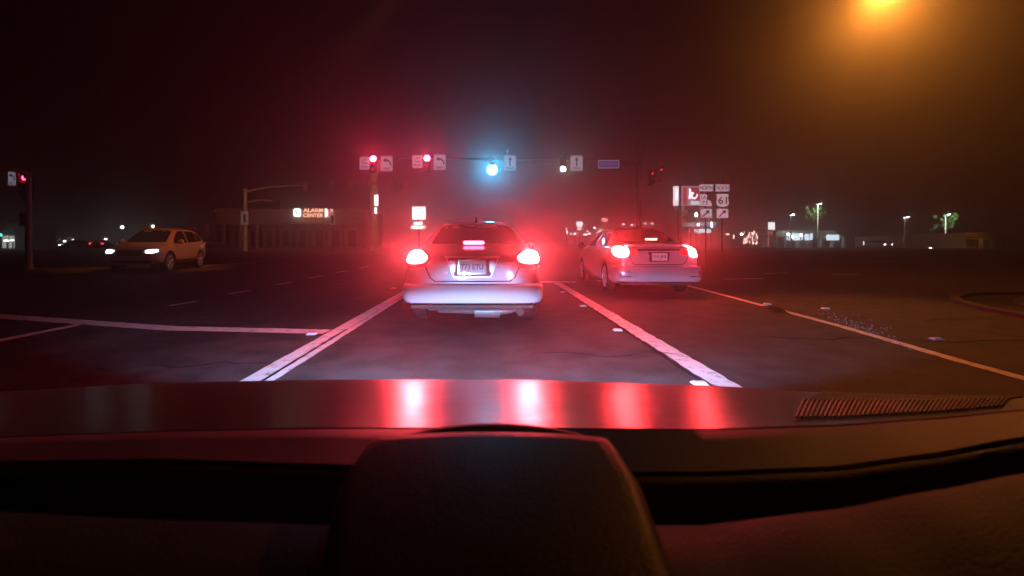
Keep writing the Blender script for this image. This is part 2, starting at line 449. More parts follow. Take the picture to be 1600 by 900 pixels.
def ribbon(bvh, pts, axis, wd=.008, mb=None, mi=0, out=.003):
    """panel gap: a narrow dark strip laid on the body"""
    mb = mb or MB(); L = []
    for i in range(len(pts) - 1):
        a, b = Vector(pts[i]), Vector(pts[i + 1]); k = max(1, int((b - a).length / .04))
        for j in range(k): L.append(a.lerp(b, j / k))
    L.append(Vector(pts[-1])); vs = []
    for i, p in enumerate(L):
        t = (L[min(i + 1, len(L) - 1)] - L[max(0, i - 1)]).normalized(); nn = Vector((-t.y, t.x))
        for s_ in (-1, 1):
            q = p + nn * s_ * wd / 2; sg = 1 if axis[0] == '+' else -1
            if axis[1] == 'y': org = Vector((q.x, -sg * 9, q.y)); d = Vector((0, sg, 0))
            else: org = Vector((-sg * 9, q.x, q.y)); d = Vector((sg, 0, 0))
            h = bvh.ray_cast(org, d)
            vs.append(h[0] - d * out if h[0] is not None else None)
    for i in range(len(L) - 1):
        q = [vs[2 * i], vs[2 * i + 1], vs[2 * i + 3], vs[2 * i + 2]]
        if all(v is not None for v in q): mb.add(q, [(0, 1, 2, 3)], mi)
    return mb
mir = lambda pts: [(-a, b) for a, b in pts]

def make_wheel(root, x, y, r, side, spokes=5, wd=.2):
    e = bpy.data.objects.new('wheel', None); COL.objects.link(e); e.parent = root; e.location = (x, y, r); e.empty_display_size = .1
    h = wd / 2; s = side
    t = MB(); t.lathe([(-h * .8 , r * .66), (-h, r * .8), (-h * .95, r * .93), (-h * .6, r), (h * .6, r), (h * .95, r * .93), (h, r * .8), (h * .8, r * .66)], (0, 0, 0), 'X', 36)
    t.build('tyre', RUBBER, e, True)
    q = MB(); q.lathe([(s * h * .80, r * .66), (s * h * .86, r * .64), (s * h * .3, r * .6), (s * h * .25, r * .1)], (0, 0, 0), 'X', 30, 1)
    for k in range(spokes):
        a = 2 * math.pi * k / spokes + .3
        for da in (-.13, .13):
            c1 = Vector((s * h * .72, math.cos(a + da * .6) * r * .13, math.sin(a + da * .6) * r * .13)); c2 = Vector((s * h * .78, math.cos(a + da) * r * .64, math.sin(a + da) * r * .64))
            q.tube([c1, c2], [r * .06, r * .05], 6)
    q.lathe([(s * h * .5, r * .16), (s * h * .84, r * .15), (s * h * .86, r * .02)], (0, 0, 0), 'X', 16)
    q.lathe([(s * h * .76, r * .69), (s * h * .9, r * .68), (s * h * .9, r * .62), (s * h * .76, r * .61)], (0, 0, 0), 'X', 36)
    q.build('rim', [ALLOY, BLACK], e, True)

def bumper(root, y0, W, z0, z1, m, name='rear_bumper', sgn=-1, bulge=.05, yend=.5, label=None):
    """a curved bumper shell: sweeps round the corner of the body"""
    b = MB(); cols = []
    n = 26
    for i in range(n + 1):
        t = -1 + 2 * i / n; a = abs(t)
        x = W * math.sin(min(1, a ** .9) * math.pi / 2) * (1 if t > 0 else -1) if a < .999 else W * (1 if t > 0 else -1)
        yy = (1 - math.cos(a ** 3.2 * math.pi / 2)) * yend
        cols.append((x, yy))
    prof = [(.07, z0), (.02, z0 + .012), (-.004, z0 + .05), (-.012, (z0 + z1) / 2), (-.008, z1 - .045), (.006, z1 - .012), (.045, z1), (.10, z1 + .002)]
    vs = []
    for i, (x, yy) in enumerate(cols):
        j0, j1 = cols[max(0, i - 1)], cols[min(n, i + 1)]
        tx, ty = j1[0] - j0[0], j1[1] - j0[1]; L = math.hypot(tx, ty) or 1; nx, ny = -ty / L, tx / L   # inward normal
        for o_, z in prof: vs.append((x + nx * o_, y0 - sgn * 0 + (yy + ny * o_) * (-sgn), z))
    k = len(prof); fs = [(i * k + j, (i + 1) * k + j, (i + 1) * k + j + 1, i * k + j + 1) for i in range(n) for j in range(k - 1)]
    b.add(vs, fs); o = b.build(name, m, root, True)
    return o

def plate(root, c, txt, wd=.305, hh=.155, tcol=LEGEND, tilt=0, name='number_plate', size=.088, top=None):
    b = MB(); b.prism([(-wd / 2, -hh / 2), (wd / 2, -hh / 2), (wd / 2, hh / 2), (-wd / 2, hh / 2)], c, FX, FU, FN, .008, 0)
    b.text(txt, size, c, FX, FU, FN, 1, .003, width=wd * .84, bold=.012)
    if top: b.text(top, size * .3, Vector(c) + Vector((0, 0, hh * .38)), FX, FU, FN, 1, .003, width=wd * .45)
    for sx in (-1, 1):
        for sz in (-1, 1): b.tube([Vector(c) + Vector((sx * wd * .3, 0, sz * hh * .42)), Vector(c) + Vector((sx * wd * .3, -.006, sz * hh * .42))], .006, 8, 2)
    # chrome surround
    for zz in (-1, 1): b.box(Vector(c) + Vector((0, -.001, zz * (hh / 2 + .006))), (wd + .02, .014, .012), 2)
    for xx in (-1, 1): b.box(Vector(c) + Vector((xx * (wd / 2 + .006), -.001, 0)), (.012, .014, hh), 2)
    o = b.build(name, [mat('plate_white', (.8, .78, .8), .5), tcol, CHROME], root); return o

SED = [(0.00, .46, .80, .86, .66, .52), (0.03, .36, .85, .93, .77, .62), (0.13, .27, .90, .99, .85, .67), (0.42, .22, .95, 1.035, .88, .68),
       (0.68, .20, .96, 1.08, .885, .66), (1.05, .19, .965, 1.26, .89, .62), (1.42, .19, .965, 1.41, .89, .595), (1.95, .19, .96, 1.455, .89, .59),
       (2.5, .19, .95, 1.44, .89, .59), (2.85, .19, .94, 1.34, .89, .61), (3.35, .20, .93, 1.07, .885, .66), (3.6, .2, .90, .975, .88, .69),
       (4.1, .22, .82, .90, .86, .68), (4.42, .28, .72, .79, .80, .6), (4.57, .40, .62, .67, .66, .45), (4.61, .46, .58, .60, .52, .35)]
def side_windows(bvh, root, shapes):
    for sx, ax in ((1, '-x'), (-1, '+x')):
        for s in shapes: patch(bvh, s, ax, .004, .012, .08).build('side_window', GLASS, root, True)

# ---- the car straight ahead
PAINT1 = mat('silver_paint_pink_glow', (.27, .23, .26), .36, metal=.3, coat=.5)  # silver paint, tinted pink for the brake lamp glow
BR1 = emat('brake_lamp_lit', (1, .052, .066), BRAKE); BR1C = emat('brake_strip_lit', (1, .06, .12), 22)
REDL = mat('red_lens', (.45, .015, .02), .15, coat=.6)
DULL = mat('dull_underbody', (.10, .10, .10), .6, metal=.3)
REFLP = mat('bright_steel', (.6, .6, .6), .25, metal=.9)
car = thing('sedan', 'silver sedan with lit brake lamps and plate 773 ETU, straight ahead', 'car', (-.22, 5.5, 0))
bd, bv = body_mesh('body', SED, PAINT1, car, (.98, 3.68), .33, .89)
s = MB()
ribbon(bv, [(-.60, .98), (-.58, .80), (-.52, .66), (-.46, .615), (.46, .615), (.52, .66), (.58, .80), (.60, .98)], '+y', .014, s)
s.build('trunk_seam', BLACK, car)
patch(bv, [(-.60, 1.07), (.60, 1.07), (.50, 1.335), (.30, 1.365), (-.30, 1.365), (-.50, 1.335)], '+y', .004, .02, .08, round_=.04).build('rear_window', GLASS, car, True)
SW = [[(1.02, 1.0), (2.02, .995), (2.02, 1.372), (1.60, 1.36), (1.30, 1.25)], [(2.12, .992), (3.18, .985), (2.98, 1.12), (2.70, 1.29), (2.45, 1.36), (2.12, 1.37)]]
side_windows(bv, car, SW)
lampo = [(.545, .905), (.60, .845), (.74, .83), (.835, .855), (.84, .93), (.77, .985), (.66, .98)]
for k in (lampo, mir(lampo)):
    e = patch(bv, k, '+y', .012, .05, .04, round_=.05).build('brake_lamp', BR1, car, True)
    # outer red lens round the lit bulb area
lo = [(.50, .90), (.56, .80), (.72, .765), (.865, .80), (.87, .95), (.80, 1.005), (.62, 1.0)]
for k in (lo, mir(lo)): patch(bv, k, '+y', .006, .03, .05, round_=.05).build('tail_lens', REDL, car, True)
# high brake lamp at the foot of the rear window, its housing behind the glass
b = MB(); b.prism([(-.14, -.010), (-.12, -.024), (.12, -.024), (.14, -.010), (.14, .010), (.12, .024), (-.12, .024), (-.14, .010)], (0, .50, 1.09), FX, FU, FN, .03, 0)
b.box((0, .56, 1.085), (.31, .08, .06), 1)
b.build('high_brake_lamp', [BR1C, BLACK], car)
# plate recess with bright side pieces standing in for reflections
rc = [(-.31, .895), (-.22, .685), (-.19, .675), (.19, .675), (.22, .685), (.31, .895)]
patch(bv, rc, '+y', .008, .02, .05, round_=.02).build('plate_recess', mat('recess_paint', (.13, .10, .12), .6), car, True)
chr_ = MB()
for k in (1, -1):
    q = [(k * .205, .865), (k * .215, .735), (k * .235, .72), (k * .285, .865)]
    patch(bv, q, '+y', .022, .01, .03, mb=chr_, round_=.01)
ribbon(bv, [(-.34, .915), (.34, .915)], '+y', .028, chr_, out=.02); ribbon(bv, [(-.315, .90), (-.225, .67), (.225, .67), (.315, .90)], '+y', .012, chr_, out=.014)
chr_.build('recess_trim_glints', mat('trim_satin', (.55, .5, .55), .3, metal=.7), car, True)
plate(car, (0.0, -.035, .795), '773 ETU', .32, .155, mat('plate_blue', (.05, .05, .25), .6))
bumper(car, -.07, .89, .345, .585, mat('bumper_paint', (.34, .29, .32), .6, metal=.1))
b = MB(); b.box((0, .10, .31), (1.50, .30, .05)); b.box((0, .02, .275), (1.1, .10, .03), 0)
b.build('lower_valance', BLACK, car, bevel=.01)
b = MB(); b.tube([(.46, .35, .27), (.56, .10, .25), (.585, -.02, .245), (.585, -.075, .245)], [.045, .045, .050, .053], 20, 0, cap=False); b.tube([(.585, -.045, .245), (.585, -.05, .245)], .044, 20, 1)
b.build('exhaust_pipe', [CHROME, BLACK], car, True)
b = MB(); b.tube([(-.45, .35, .23), (.15, .30, .22), (.3, .22, .215), (.50, .26, .24)], .055, 14); b.tube([(.02, .26, .215), (.34, .26, .21)], .085, 16)
b.build('silencer', mat('scuffed_steel', (.10, .10, .10), .5, metal=.4, bump=(30, .5)), car, True)
for sx in (-1, 1): make_wheel(car, sx * .77, .98, .33, sx); make_wheel(car, sx * .77, 3.68, .33, sx)
for sx in (-1, 1):
    b = MB(); b.lathe([(-.07, .03), (-.05, .07), (.03, .085), (.06, .06)], (sx * .98, 3.02, 1.02), 'Y', 16); b.box((sx * .90, 3.04, .985), (.12, .04, .03))
    b.build('door_mirror', PAINT1, car, True)
b = MB(); b.tube([(0, 1.5, 1.40), (0, 1.46, 1.49)], [.02, .006], 8); b.build('antenna', BLACK, car, True)

# ---- the sedan in the next lane
PAINT2 = mat('lilac_silver_paint', (.44, .42, .52), .28, metal=.35, coat=.6)
BR2 = emat('brake_lamp_lit_b', (1, .04, .045), BRAKE2); BR2C = emat('brake_strip_lit_b', (1, .08, .06), 60)
SED2 = [(y, zb, zs + .02 if y < 3 else zs, zt + (.03 if y < .8 else .01), w_ * .985, wr_) for y, zb, zs, zt, w_, wr_ in SED]
car2 = thing('sedan', 'lilac silver sedan with chrome trunk strip in the lane on the right', 'car', (3.37, 8.95, 0), R(-1.0))
bd, bv = body_mesh('body', SED2, PAINT2, car2, (.98, 3.68), .33, .875)
s = MB()
ribbon(bv, [(-.60, .90), (-.54, .70), (-.47, .645), (.47, .645), (.54, .70), (.60, .90)], '+y', .016, s)
s.build('trunk_seam', BLACK, car2)
patch(bv, [(-.60, 1.12), (.60, 1.12), (.50, 1.345), (.30, 1.375), (-.30, 1.375), (-.50, 1.345)], '+y', .004, .02, .08, round_=.04).build('rear_window', GLASS, car2, True)
side_windows(bv, car2, SW)
lampo = [(.585, .905), (.61, .82), (.70, .795), (.80, .80), (.83, .86), (.82, .965), (.74, 1.005), (.62, .99)]
for k in (lampo, mir(lampo)): patch(bv, k, '+y', .014, .05, .04, round_=.04).build('brake_lamp', BR2, car2, True)
RED2 = emat('red_lens_glow', (.9, .01, .02), .8)
inn = [(.40, .915), (.58, .985), (.62, .83), (.46, .83)]
for k in (inn, mir(inn)): patch(bv, k, '+y', .010, .03, .04, round_=.02).build('inner_tail_lens', RED2, car2, True)
b = MB(); patch(bv, [(-.40, .945), (.40, .945), (.43, .915), (-.43, .915)], '+y', .022, .02, .05, b, round_=.01); b.build('trunk_strip', CHROME, car2, True)
b = MB(); patch(bv, [(-.21, .895), (.21, .895), (.19, .705), (-.19, .705)], '+y', .005, .01, .05, b, round_=.02); b.build('plate_recess', BLACK, car2, True)
b = MB()
vs = []
for i in range(13):   # raised lip of the decklid
    t = -1 + i / 6; x = .64 * t; y_ = .06 + .10 * t * t; z_ = 1.055 - .03 * t * t
    vs += [(x, y_ + .24, z_ - .02), (x, y_ + .02, z_ + .018), (x, y_ - .015, z_ + .008), (x, y_ + .015, z_ - .05)]
b.add(vs, [(4 * i + j, 4 * i + 4 + j, 4 * i + 5 + j, 4 * i + 1 + j) for i in range(12) for j in range(3)]); b.build('trunk_lip', PAINT2, car2, True)
plate(car2, (0, -.035, .80), '315 JRB', .305, .15, LEGEND, size=.08)
b = MB(); b.prism([(-.11, -.014), (.11, -.014), (.12, .014), (-.12, .014)], (0, .44, 1.155), FX, FU, FN, .03, 0); b.box((0, .50, 1.15), (.26, .08, .05), 1)
b.build('high_brake_lamp', [BR2C, BLACK], car2)
bumper(car2, -.085, .89, .30, .615, PAINT2)
for sx in (-1, 1):
    b = MB(); b.prism([(sx * .60, .43), (sx * .78, .43), (sx * .80, .49), (sx * .66, .485)], (0, -.10 + .035, 0), FX, FU, FN, .05, 0)
    b.build('bumper_reflector', [REDL], car2)
    b = MB(); b.box((sx * .69, -.085, .415), (.22, .05, .02)); b.box((sx * .69, -.085, .505), (.22, .05, .012)); b.build('reflector_bezel', CHROME, car2, bevel=.004)
b = MB(); b.box((0, .12, .27), (1.40, .30, .06)); b.build('lower_valance', BLACK, car2, bevel=.01)
for sx in (-1, 1): make_wheel(car2, sx * .765, .98, .33, sx, 7); make_wheel(car2, sx * .765, 3.68, .33, sx, 7)
for sx in (-1, 1):
    b = MB(); b.lathe([(-.07, .03), (-.05, .075), (.03, .09), (.06, .06)], (sx * .99, 3.02, 1.03), 'Y', 16); b.box((sx * .90, 3.04, .99), (.14, .04, .03))
    b.box((sx * .99, 2.95, 1.03), (.10, .006, .08), 1)
    b.build('door_mirror', [PAINT2, CHROME], car2, True)
for yy in (1.25, 2.25):
    b = MB(); b.tube([(-.895, yy, .89), (-.915, yy + .03, .89), (-.915, yy + .16, .89), (-.895, yy + .19, .89)], .011, 8); b.build('door_handle', CHROME, car2, True)
for yy in (1.35, 2.08, 3.1):
    for ax in ('+x', '-x'): ribbon(bv, [(yy, .98), (yy - .02, .55), (yy, .30)], ax, .01).build('door_seam', BLACK, car2)

# ---- the crossover coming the other way on the left (front at local y = L, turned to face us)
PAINT3 = mat('warm_grey_paint', (.22, .15, .10), .4, metal=.2, coat=.5)
SUVS = [(0.00, .50, .95, 1.02, .66, .50), (.05, .40, 1.0, 1.20, .78, .58), (.20, .32, 1.04, 1.45, .86, .60), (.55, .28, 1.05, 1.60, .89, .62),
        (1.2, .26, 1.03, 1.655, .90, .63), (2.0, .26, 1.01, 1.66, .90, .63), (2.5, .26, .99, 1.60, .90, .63), (2.9, .26, .98, 1.40, .90, .64),
        (3.3, .27, .97, 1.13, .895, .68), (3.5, .27, .955, 1.05, .89, .70), (3.95, .28, .90, .99, .87, .69), (4.25, .32, .80, .88, .82, .62), (4.37, .42, .70, .76, .70, .5), (4.40, .48, .66, .70, .58, .4)]
suv = thing('crossover', 'warm grey crossover with bright headlamps driving towards us on the left', 'car', (-13.5, 19.9, 0), R(180 + 12))
bd, bv = body_mesh('body', SUVS, PAINT3, suv, (.82, 3.46), .36, .90)
side_windows(bv, suv, [[(.42, 1.18), (.95, 1.10), (.95, 1.50), (.62, 1.44)], [(1.02, 1.10), (1.86, 1.075), (1.86, 1.53), (1.02, 1.515)], [(1.95, 1.07), (3.02, 1.05), (2.86, 1.20), (2.48, 1.46), (2.3, 1.52), (1.95, 1.53)]])
patch(bv, [(-.66, 1.09), (.66, 1.09), (.54, 1.50), (.3, 1.55), (-.3, 1.55), (-.54, 1.50)], '-y', .004, .02, .08, round_=.04).build('windscreen', GLASS, suv, True)
HL = emat('headlamp_lit', (.80, .93, 1), 3)
hl = [(.46, .80), (.50, .70), (.70, .69), (.80, .74), (.79, .83), (.62, .83)]
for k in (hl, mir(hl)): patch(bv, k, '-y', .012, .05, .05, round_=.03).build('headlamp', HL, suv, True)
patch(bv, [(-.42, .80), (.42, .80), (.36, .60), (-.36, .60)], '-y', .006, .02, .06, round_=.03).build('grille', BLACK, suv, True)
b = MB()
for zz in (.79, .73, .67, .61): patch(bv, [(-.40, zz + .01), (.40, zz + .01), (.40, zz - .008), (-.40, zz - .008)], '-y', .014, .012, .05, b)
b.build('grille_bar', CHROME, suv)
b = MB(); patch(bv, [(-.62, .50), (.62, .50), (.58, .535), (-.58, .535)], '-y', .02, .03, .06, b); b.build('bumper_trim', CHROME, suv)
b = MB(); patch(bv, [(-.62, .46), (.62, .46), (.58, .34), (-.58, .34)], '-y', .008, .03, .06, b); b.build('lower_intake', BLACK, suv)
for sx in (-1, 1):
    b = MB(); b.tube([(sx * .60, .55, 1.60), (sx * .62, .75, 1.70), (sx * .62, 2.2, 1.70), (sx * .60, 2.4, 1.635)], .018, 8); b.build('roof_rail', CHROME, suv, True)
    b = MB(); b.lathe([(-.08, .03), (-.04, .10), (.05, .09), (.09, .04)], (sx * 1.0, 2.92, 1.11), 'Y', 16); b.box((sx * .92, 2.92, 1.06), (.14, .04, .04)); b.build('door_mirror', PAINT3, suv, True)
    b = MB(); b.box((sx * .905, 2.15, .40), (.03, 1.9, .07)); b.build('sill_trim', BLACK, suv, bevel=.01)
    make_wheel(suv, sx * .78, .82, .36, sx, 5, .22); make_wheel(suv, sx * .78, 3.46, .36, sx, 5, .22)
for yy in (1.0, 1.92, 3.05):
    for ax in ('+x', '-x'): ribbon(bv, [(yy, 1.02), (yy - .02, .60), (yy, .36)], ax, .012).build('door_seam', BLACK, suv)

# ---- small cars far off
FARP = mat('dark_car_paint', (.06, .06, .07), .4, coat=.5)
TL = emat('tail_lamp_lit', (1, .03, .08), 9, False); WL = emat('front_lamp_lit', (.95, 1, .9), 40, False)
def far_car(name, label, X, Y, rz, lamp, lname):
    root = thing(name, label, 'car', (X, Y, 0), rz, 'cars far off')
    b_, v_ = body_mesh('body', SED, FARP, root, (.98, 3.68), .33, .89)
    patch(v_, [(-.58, 1.08), (.58, 1.08), (.48, 1.36), (-.48, 1.36)], '+y', .004, .02, .1).build('rear_window', GLASS, root)
    patch(v_, [(-.58, 1.05), (.58, 1.05), (.48, 1.36), (-.48, 1.36)], '-y', .004, .02, .1).build('windscreen', GLASS, root)
    side_windows(v_, root, SW)
    sg = '+y' if lname == 'tail_lamp' else '-y'
    q = [(.52, .92), (.56, .80), (.80, .80), (.82, .94)] if sg == '+y' else [(.46, .68), (.46, .58), (.66, .60), (.66, .70)]
    for k in (q, mir(q)): patch(v_, k, sg, .012, .03, .08).build(lname, lamp, root)
    for sx in (-1, 1):
        for yy in (.98, 3.68):
            t = MB(); t.lathe([(-.1, .22), (-.1, .30), (-.06, .33), (.06, .33), (.1, .30), (.1, .22)], (sx * .78, yy, .33), 'X', 20); t.lathe([(sx * .04, .22), (sx * .09, .21), (sx * .09, .05)], (sx * .78, yy, .33), 'X', 14, 1)
            t.build('wheel', [RUBBER, ALLOY], root, True)
    return root
fc = far_car('parked_car', 'far car with red tail lamps left of the crossover', P(150, 384, 62).x, 62, R(25), TL, 'tail_lamp')
dup(fc, (P(199, 376, 88).x, 88, 0), R(10), 'farther small car with red tail lamps above the crossover bonnet')
dup(fc, (P(311, 380, 66).x, 66, 0), R(-5), 'small car with red tail lamps just right of the crossover')
fh = far_car('parked_car', 'far car facing us with two white lamps right of the shops', P(1390, 384, 78).x, 82, R(172), WL, 'headlamp')
dup(fh, (P(108, 381, 70).x, 74, 0), R(160), 'far car with white lamps near the left pole')

# ------------------------------------------------------------------ the camera's own car
DASHR = mat('soft_dash_top', (.055, .04, .04), .55, spec=.35, bump=(520, .3))
def band_mat():
    m = mat('glossy_dash_band', (.07, .025, .025), .29, spec=.7, bump=(16, .14)); return m  # red in the base colour imitates the spread brake glow
BAND = band_mat()
DASHL = mat('lower_dash', (.085, .078, .07), .6, spec=.35, bump=(520, .3))
own = thing('own_car', 'dark dashboard of the car we look out of, with a raised pod in the middle', 'car', (0, .3, 0))
def adopt(o): o.parent = own; o.matrix_parent_inverse = Matrix.Translation((0, -.3, 0)); return o
cols_px = [-200, 0, 150, 250, 400, 500, 650, 800, 950, 1100, 1200, 1300, 1375, 1450, 1530, 1600, 1680, 1780]
def interp(xs, ys, x):
    for i in range(len(xs) - 1):
        if xs[i] <= x <= xs[i + 1]:
            t = (x - xs[i]) / (xs[i + 1] - xs[i]); return ys[i] + (ys[i + 1] - ys[i]) * (t * t * (3 - 2 * t) * .3 + t * .7)
    return ys[0] if x < xs[0] else ys[-1]
KX = [-200, 0, 250, 500, 800, 1100, 1300, 1450, 1600, 1780]
far_ = [640, 612, 598, 593, 593, 602, 614, 620, 622, 628]
gap_ = [690, 682, 673, 668, 668, 670, 664, 654, 640, 622]
rdg_ = [742, 734, 730, 738, 752, 750, 742, 722, 696, 664]
pad_ = [800, 800, 812, 820, 822, 820, 797, 768, 740, 700]
NC = 90
grid = [KX[0] + (KX[-1] - KX[0]) * i / NC for i in range(NC + 1)]
def curve(ks, Y, dz=0): return [P(px, interp(KX, ks, px), Y) + Vector((0, 0, dz)) for px in grid]
def loft(name, rows, m, close=False):
    b = MB(); n = len(rows[0]); vs = [v for r_ in rows for v in r_]
    b.add(vs, [(i * n + j, i * n + j + 1, (i + 1) * n + j + 1, (i + 1) * n + j) for i in range(len(rows) - 1) for j in range(n - 1)])
    return b.build(name, m, smooth=True)
f1 = curve(far_, .70); g1 = curve(gap_, .36)
def lerp_rows(a, b, t, sag=0): return [p.lerp(q, t) + Vector((0, 0, sag)) for p, q in zip(a, b)]
band_rows = [[v + Vector((0, .012, -.10)) for v in f1], [v + Vector((0, .010, -.008)) for v in f1], f1] + [lerp_rows(f1, g1, t, .0035 * math.sin(t * math.pi)) for t in (.12, .3, .5, .7, .9)] + [g1, [v + Vector((0, -.004, -.05)) for v in g1]]
adopt(loft('dash_front_band', band_rows, BAND))
g2 = curve(gap_, .348); h2 = curve(rdg_, .276)
top_rows = [[v + Vector((0, .003, -.05)) for v in g2], [v + Vector((0, .002, -.004)) for v in g2]] + [lerp_rows(g2, h2, t) for t in (.04, .3, .6, .85)] + \
           [h2, [v + Vector((0, -.006, -.003)) for v in h2], [v + Vector((0, -.011, -.012)) for v in h2], [v + Vector((0, -.013, -.07)) for v in h2]]
adopt(loft('dash_top', top_rows, DASHR))
d1 = curve(pad_, .23)
adopt(loft('dash_pad', [[v + Vector((0, .004, -.08)) for v in d1], [v + Vector((0, .003, -.006)) for v in d1], d1, [v + Vector((0, -.008, .0015)) for v in d1], [v + Vector((0, -.04, .003)) for v in d1], [v + Vector((0, -.10, -.004)) for v in d1], [v + Vector((0, -.16, -.03)) for v in d1], [v + Vector((0, -.17, -.2)) for v in d1]], DASHL))
# under-shell that closes the dashboard
b = MB(); b.box((.0, .48, .70), (.9, .40, .22)); adopt(b.build('dash_shell', BLACK))
tr = [P(px, interp(KX, rdg_, px) - 9, .283) + Vector((0, 0, .0006)) for px in grid]
b = MB(); b.tube(tr, .0013, 8); adopt(b.build('dash_trim', mat('gloss_black_trim', (.02, .02, .02), .08, spec=.8), smooth=True))
# ribbed demister grille at the right of the band
RIB = mat('rib_plastic', (.12, .11, .10), .35, spec=.6)
b = MB()
for k in range(44):
    px = 1252 + k * 7.4; pt = px + 30 - k * .25
    if 1425 < px < 1470: pass
    fa = P(pt, interp(KX, far_, pt) + 5, .67); ne = P(px - 16, interp(KX, gap_, px) - 5, .372)
    def onband(pxx, t):
        v1 = P(pxx, interp(KX, far_, pxx), .70); v2 = P(pxx, interp(KX, gap_, pxx), .36); return v1.lerp(v2, t)
    a = onband(pt + 6, .12) + Vector((0, 0, .0035)); c_ = onband(px + 4, .55) + Vector((0, 0, .005)); d_ = onband(px - 8, .92) + Vector((0, 0, .003))
    b.tube([a, c_, d_], [.0015, .0013, .001], 6)
adopt(b.build('demister_grille', RIB, smooth=True))
# pod in the middle
def pod():
    rows = []
    outline = [(583, 690, .270, 0), (545, 745, .235, 0), (520, 900, .170, 0), (505, 1000, .15, 0)]
    right = [(945, 690, .270, 0), (978, 745, .235, 0), (1030, 900, .170, 0), (1060, 1000, .15, 0)]
    b = MB(); n = 28; R_ = []
    for (lx, ly, Y, _), (rx, ry, _, _) in zip(outline, right):
        L_, Q = P(lx, ly, Y), P(rx, ry, Y); row = []
        for i in range(n + 1):
            t = i / n; v = L_.lerp(Q, t); v.z += .0035 * (1 - (2 * t - 1) ** 2); row.append(v)
        R_.append(row)
    first = R_[0]
    lip = [[v + Vector((0, .012, -.06)) for v in first], [v + Vector((0, .0115, -.006)) for v in first], [v + Vector((0, .008, -.001)) for v in first]]
    rows = lip + R_ + [[v + Vector((0, -.002, -.1)) for v in R_[-1]]]
    # sides: drop each row's ends
    rows2 = []
    for r_ in rows:
        a, z = r_[0], r_[-1]
        rows2.append([a + Vector((-.012, 0, -.06)), a + Vector((-.006, 0, -.006)), a + Vector((-.002, 0, -.001))] + r_ + [z + Vector((.0035, 0, -.0012)), z + Vector((.008, 0, -.006)), z + Vector((.013, 0, -.06))])
    return adopt(loft('display_pod', rows2, mat('pod_plastic', (.08, .07, .07), .5, spec=.45, bump=(520, .3))))
pod()
b = MB(); rows = []
for k in range(9):   # low dome of the display behind the pod
    a = k / 8 * math.pi; Y = .30 - .02 * math.cos(a) - .0
    row = []
    for i in range(33):
        t = -1 + i / 16; hgt = math.sqrt(max(0, 1 - t * t)) ** 1.3
        base = P(772 + 195 * t, 688, Y); row.append(Vector((base.x, Y, base.z - .02 + (.0215 * hgt + .010) * math.sin(a) ** .6)))
    rows.append(row)
adopt(loft('pod_hood', rows, mat('pod_hood_plastic', (.02, .018, .02), .75)))
# instrument binnacle at the left, its lips barely lit
top_ = [(30, 806), (150, 836), (352, 836), (372, 850)]
rows = []
for dz, dy in ((-.05, .004), (-.004, .003), (0, 0), (.001, -.006), (-.004, -.03), (-.02, -.06)):
    rows.append([P(x, y, .222) + Vector((0, dy, dz + .004 * math.sin(math.pi * i / 12))) for i, (x, y) in enumerate([(140 + 19 * i, 838 + (6 if i in (0, 12) else 0)) for i in range(13)])])
adopt(loft('instrument_cowl', rows, DASHR))
b = MB(); b.tube([P(152, 842, .216), P(168, 862, .208), P(192, 905, .198), P(215, 950, .19)], .0022, 10); adopt(b.build('cowl_edge_glint', mat('red_glint', (.25, .03, .04), .2, spec=.8), smooth=True))  # red tube put in as the light caught by the cowl's left edge
b = MB(); b.tube([P(402, 722, .318) + Vector((0, 0, .002)), P(432, 722, .318) + Vector((0, 0, .003)), P(437, 728, .31) + Vector((0, 0, .003)), P(436, 742, .298)], [.0018, .003, .0025, .001], 8); adopt(b.build('dash_clip', REFLP, smooth=True))
# bonnet, nose and headlamps, below the line of sight
b = MB(); rows = []
for y_, z_, w_ in ((.80, .80, .74), (1.05, .74, .76), (1.4, .62, .76), (1.65, .53, .74), (1.76, .46, .70), (1.82, .40, .66), (1.83, .28, .64)):
    rows.append([Vector((w_ * t, y_ - .08 * t * t, z_ - .05 * t ** 4)) for t in [-1 + i / 8 for i in range(17)]])
for r_ in rows: r_.insert(0, r_[0] + Vector((-.02, 0, -.25))); r_.append(r_[-1] + Vector((.02, 0, -.25)))
adopt(loft('bonnet', rows, mat('dark_red_paint', (.08, .01, .015), .3, coat=.6)))
HLO = emat('own_headlamp_lit', (.7, .8, 1), 25, False)
for sx in (-1, 1):
    b = MB(); b.lathe([(1.885, .055), (1.905, .05), (1.91, .01)], (sx * .6, 0, .42), 'Y', 20); b.lathe([(1.80, .06), (1.88, .066), (1.89, .056)], (sx * .6, 0, .42), 'Y', 20, 1)
    adopt(b.build('headlight', [HLO, CHROME]))
for sx in (-1, 1):
    for yy in (1.25,):
        t = MB(); t.lathe([(-.1, .2), (-.1, .28), (-.06, .31), (.06, .31), (.1, .28), (.1, .2)], (sx * .72, yy, .31), 'X', 24); adopt(t.build('wheel', RUBBER))

# ------------------------------------------------------------------ the signals over the junction
YS = 29.0
px_m = F / YS
